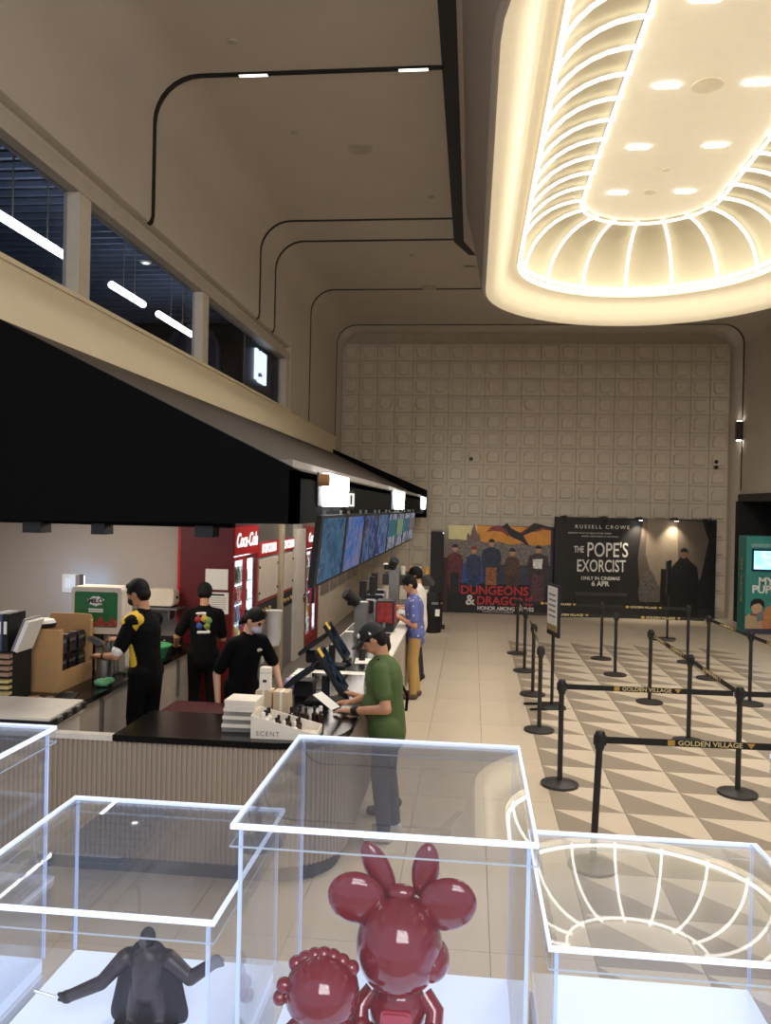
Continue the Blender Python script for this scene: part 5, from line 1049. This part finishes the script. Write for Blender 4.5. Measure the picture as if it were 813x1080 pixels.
# -- companion hidden behind him
F = human(1.52, .12, .3, 0, (((.10, .22, .98), (.34, .10, 1.02), (1, .05, 0), (0, 0, 1), .35), ((.02, -.22, .92), (.18, -.14, .86), (.7, .2, -.6), (0, 0, 1), .4)), bulk=.95, hair='short', sleeve=.9)
person('person in black mostly hidden behind the man in green, forearm showing', (-.66, 6.93, 0), PI+.05, F, mats())
# -- man in blue patterned shirt
def speckle(name, base, dot, scale, thr):
    m = bpy.data.materials.new(name); m.use_nodes = True; nt = m.node_tree; b_ = nt.nodes['Principled BSDF']; b_.inputs['Roughness'].default_value = .85
    tc = nt.nodes.new('ShaderNodeTexCoord'); v = nt.nodes.new('ShaderNodeTexVoronoi'); v.inputs['Scale'].default_value = scale; r = nt.nodes.new('ShaderNodeValToRGB')
    r.color_ramp.elements[0].position = thr; r.color_ramp.elements[0].color = (*lin(dot), 1); r.color_ramp.elements[1].position = thr+.06; r.color_ramp.elements[1].color = (*lin(base), 1)
    nt.links.new(tc.outputs['Object'], v.inputs['Vector']); nt.links.new(v.outputs['Distance'], r.inputs['Fac']); nt.links.new(r.outputs[0], b_.inputs['Base Color']); return m
F = human(1.66, .06, .40, 0, (((.02, .27, 1.02), (.25, .12, 1.13), (1, -.35, .15), (0, 0, 1), .6), ((.06, -.24, 1.03), (.28, -.08, 1.12), (1, .2, .1), (0, 0, 1), .5)), bulk=1.05, hair='short', sleeve=.75)
person('man in blue speckled shirt and mustard trousers standing at far counter', (-.74, 11.13, 0), PI+.12, F, mats(shirt=speckle('shirt_blue', (84, 92, 148), (190, 186, 206), 13, .16), pants=mat('trousers_mustard', (176, 142, 82), .85, var=.1, scale=6), shoe=mat('sandal_brown', (84, 60, 50), .7)), .010)
F = human(1.70, .05, .25, -.2, (((.0, .25, 1.05), (.22, .14, 1.1), (1, -.3, .1), (0, 0, 1), .5), ((.05, -.25, 1.05), (.25, -.14, 1.1), (1, .2, .1), (0, 0, 1), .5)), hair='bowl')
person('dark-haired person standing behind the man in the blue speckled shirt', (-.76, 12.25, 0), PI+.1, F, mats(shirt=mat('shirt_offwhite', (206, 200, 190), .85), pants=mat('trousers_dark', (40, 40, 46), .85)), .011)
# -- staff woman with mask
F = human(1.55, .20, .62, .30, (((.14, .26, 1.00), (.23, .26, .82), (.5, .1, -.85), (1, 0, .3), .4), ((-.06, -.22, .95), (.0, -.24, .70), (.1, 0, -1), (0, 1, 0), .35)), bulk=1.0, hair='tied', mask=True, sleeve=.8)
F.ell('badge', F.ch+F.N*.118+np.array((0, .07, .03)), (.012, .03, .013)); F.ell('print', F.ch+F.N*.122+np.array((.0, .09, -.06)), (.012, .022, .045))
person('staff woman in black with lilac face mask behind the till', (-2.02, 7.12, .15), -.72, F, mats(skin=SK2, badge=mat('badge_cream', (214, 206, 176), .5), print=mat('tee_print_pale', (176, 172, 160), .8, var=.4, scale=30)))
# -- staff man seen from behind with printed shirt
F = human(1.58, .08, .35, .1, (((.02, .28, 1.02), (.14, .30, .90), (.8, .2, -.12), (0, 0, 1), .35), ((.10, -.20, .98), (.30, -.10, .96), (1, 0, 0), (0, 0, 1), .4)), hair='bowl', sleeve=.78)
bk = lambda y, z: F.ch-F.N*.112+np.array((0, y, z))
PC = (('print_red', (150, 44, 44), .06, .02), ('print_yellow', (190, 160, 60), -.01, .03), ('print_green', (110, 150, 90), -.06, .01), ('print_blue', (50, 80, 150), .04, -.05), ('print_olive', (130, 140, 60), -.04, -.05))
extra = {}
for nme, c_, y, z in PC: F.ell(nme, bk(y, z), (.022, .032, .036)); extra[nme] = mat('tee_'+nme, c_, .8, var=.3, scale=30)
F.cap('print_white', bk(.07, .085), bk(-.02, .09), .014); F.cap('print_white', bk(.05, -.115), bk(-.06, -.11), .014); extra['print_white'] = PAPER
person('staff man seen from behind in black shirt with colourful back print', (-2.84, 8.50, .15), PI/2+.25, F, mats(**extra))
# -- staff man in yellow and black polo
F = human(1.74, .08, .35, .15, (((.10, .28, 1.10), (.36, .16, 1.06), (1, -.15, .05), (0, 0, 1), .7), ((.16, -.24, 1.15), (.38, -.10, 1.17), (1, .1, .1), (0, 0, 1), .7)), hair='short', sleeve=.72)
F.cap('yellow', F.sh+np.array((.03, .07, -.03)), F.sh+np.array((.008, .165, -.065)), .084, .077); F.cap('yellow', F.sh+np.array((.10, .02, -.10)), F.sh+np.array((.085, .10, -.06)), .07)
F.cap('yellow', F.wa+np.array((.0, .125, -.09)), F.wa+np.array((.05, .135, .20)), .046, .034); F.cap('white', F.sleeves[0]+(F.sleeves[0]-F.sh)*.12, F.sleeves[0]+(F.sleeves[0]-F.sh)*.125, .052); F.ell('yellow', F.sh+np.array((.0, .115, -.035)), (.085, .075, .075)); F.cap('watch', (.30, .187, 1.068), (.32, .178, 1.066), .036)
F.ell('mask', F.H(.062, 0, -.055), np.array((.054, .060, .050)), F.R)
ym = person('staff man in yellow and black polo holding a steel scoop', (-2.88, 7.05, .15), PI-.28, F, mats(yellow=mat('polo_yellow', (206, 168, 40), .8), white=PAPER, watch=MATTE, mask=mat('mask_black', (24, 24, 26), .8)))
c = thing('steel_scoop', 'steel scoop held by the man in yellow and black', 'scoop', (-3.30, 7.08, 1.29), 0)
MB().cyl((.03, .02, -.05), (.0, 0, .02), .009, n=8).build('handle', STEEL, c); MB().prism([(.0, -.01), (-.05, .02), (-.12, .05), (-.16, .045), (-.14, .01), (-.07, -.035), (-.01, -.03)], (0, 0, .03), (1, 0, 0), (0, 0, 1), (0, .05, 0)).build('bowl', STEEL, c, bevel=.004)
# -- dark cloaked figurine in the low case (plain hooded warrior)
F = Figure(); D_ = (0, 0, 1)
F.ell('hood', (0, 0, .150), (.0135, .0145, .017)).ell('face', (-.004, -.008, .147), (.009, .009, .011)); F.cap('armour', (0, 0, .118), (0, 0, .135), .012, .009)
F.cap('cloak', (0, .006, .112), (0, .012, .030), .034, .050, (0, 1, 0), .42); F.cap('cloak', (-.035, .004, .116), (.035, .004, .116), .013, .013); F.cap('cloak', (-.03, .012, .10), (-.045, .016, .012), .020, .024, (0, 1, 0), .5).cap('cloak', (.03, .012, .10), (.045, .016, .012), .020, .024, (0, 1, 0), .5)
F.cap('armour', (0, -.006, .11), (0, -.006, .06), .026, .022, (0, 1, 0), .6)
for sg, el, wr in ((-1, (-.078, -.004, .070), (-.132, -.016, .050)), (1, (.076, -.004, .086), (.120, -.006, .118))):
    F.cap('armour', (sg*.040, 0, .112), el, .015, .012); F.cap('armour', el, wr, .0125, .010); F.ell('glove', wr, (.012, .010, .011)); F.cap('glove', np.array(wr), np.array(wr)+np.array((sg*.012, -.004, .006)), .004); F.cap('glove', np.array(wr), np.array(wr)+np.array((sg*.012, -.002, -.004)), .004)
for sg in (-1, 1): F.cap('armour', (sg*.016, 0, .06), (sg*.024, -.004, .010), .014, .010); F.cap('glove', (sg*.024, .004, .007), (sg*.026, -.018, .007), .008, .007)
NV = mat('cloak_navy', (22, 26, 40), .6, var=.2, scale=40)
me = F.mesh(dict(hood=NV, face=mat('face_grey', (86, 82, 84), .5), armour=mat('armour_grey', (74, 68, 74), .4, metal=.4, var=.3, scale=60), cloak=NV, glove=mat('glove_dark', (30, 30, 38), .5)), .0022, 'cloaked_figurine', 3)
fg = thing('cloaked_figurine', 'dark grey hooded warrior figurine with cloak and outstretched arms', 'figurine', (-.535, 1.34, ZB-.003), .05)
link('body', me, None, fg); MB().lathe([(0, 0), (.055, 0), (.055, .004), (0, .004)], 24).build('stand_disc', MATTE, fg); MB().tube([(-.150, -.022, .052), (-.185, -.024, .062)], .0025, 6).build('wand', mat('wand_silver', (220, 226, 236), .2, metal=.8), fg)
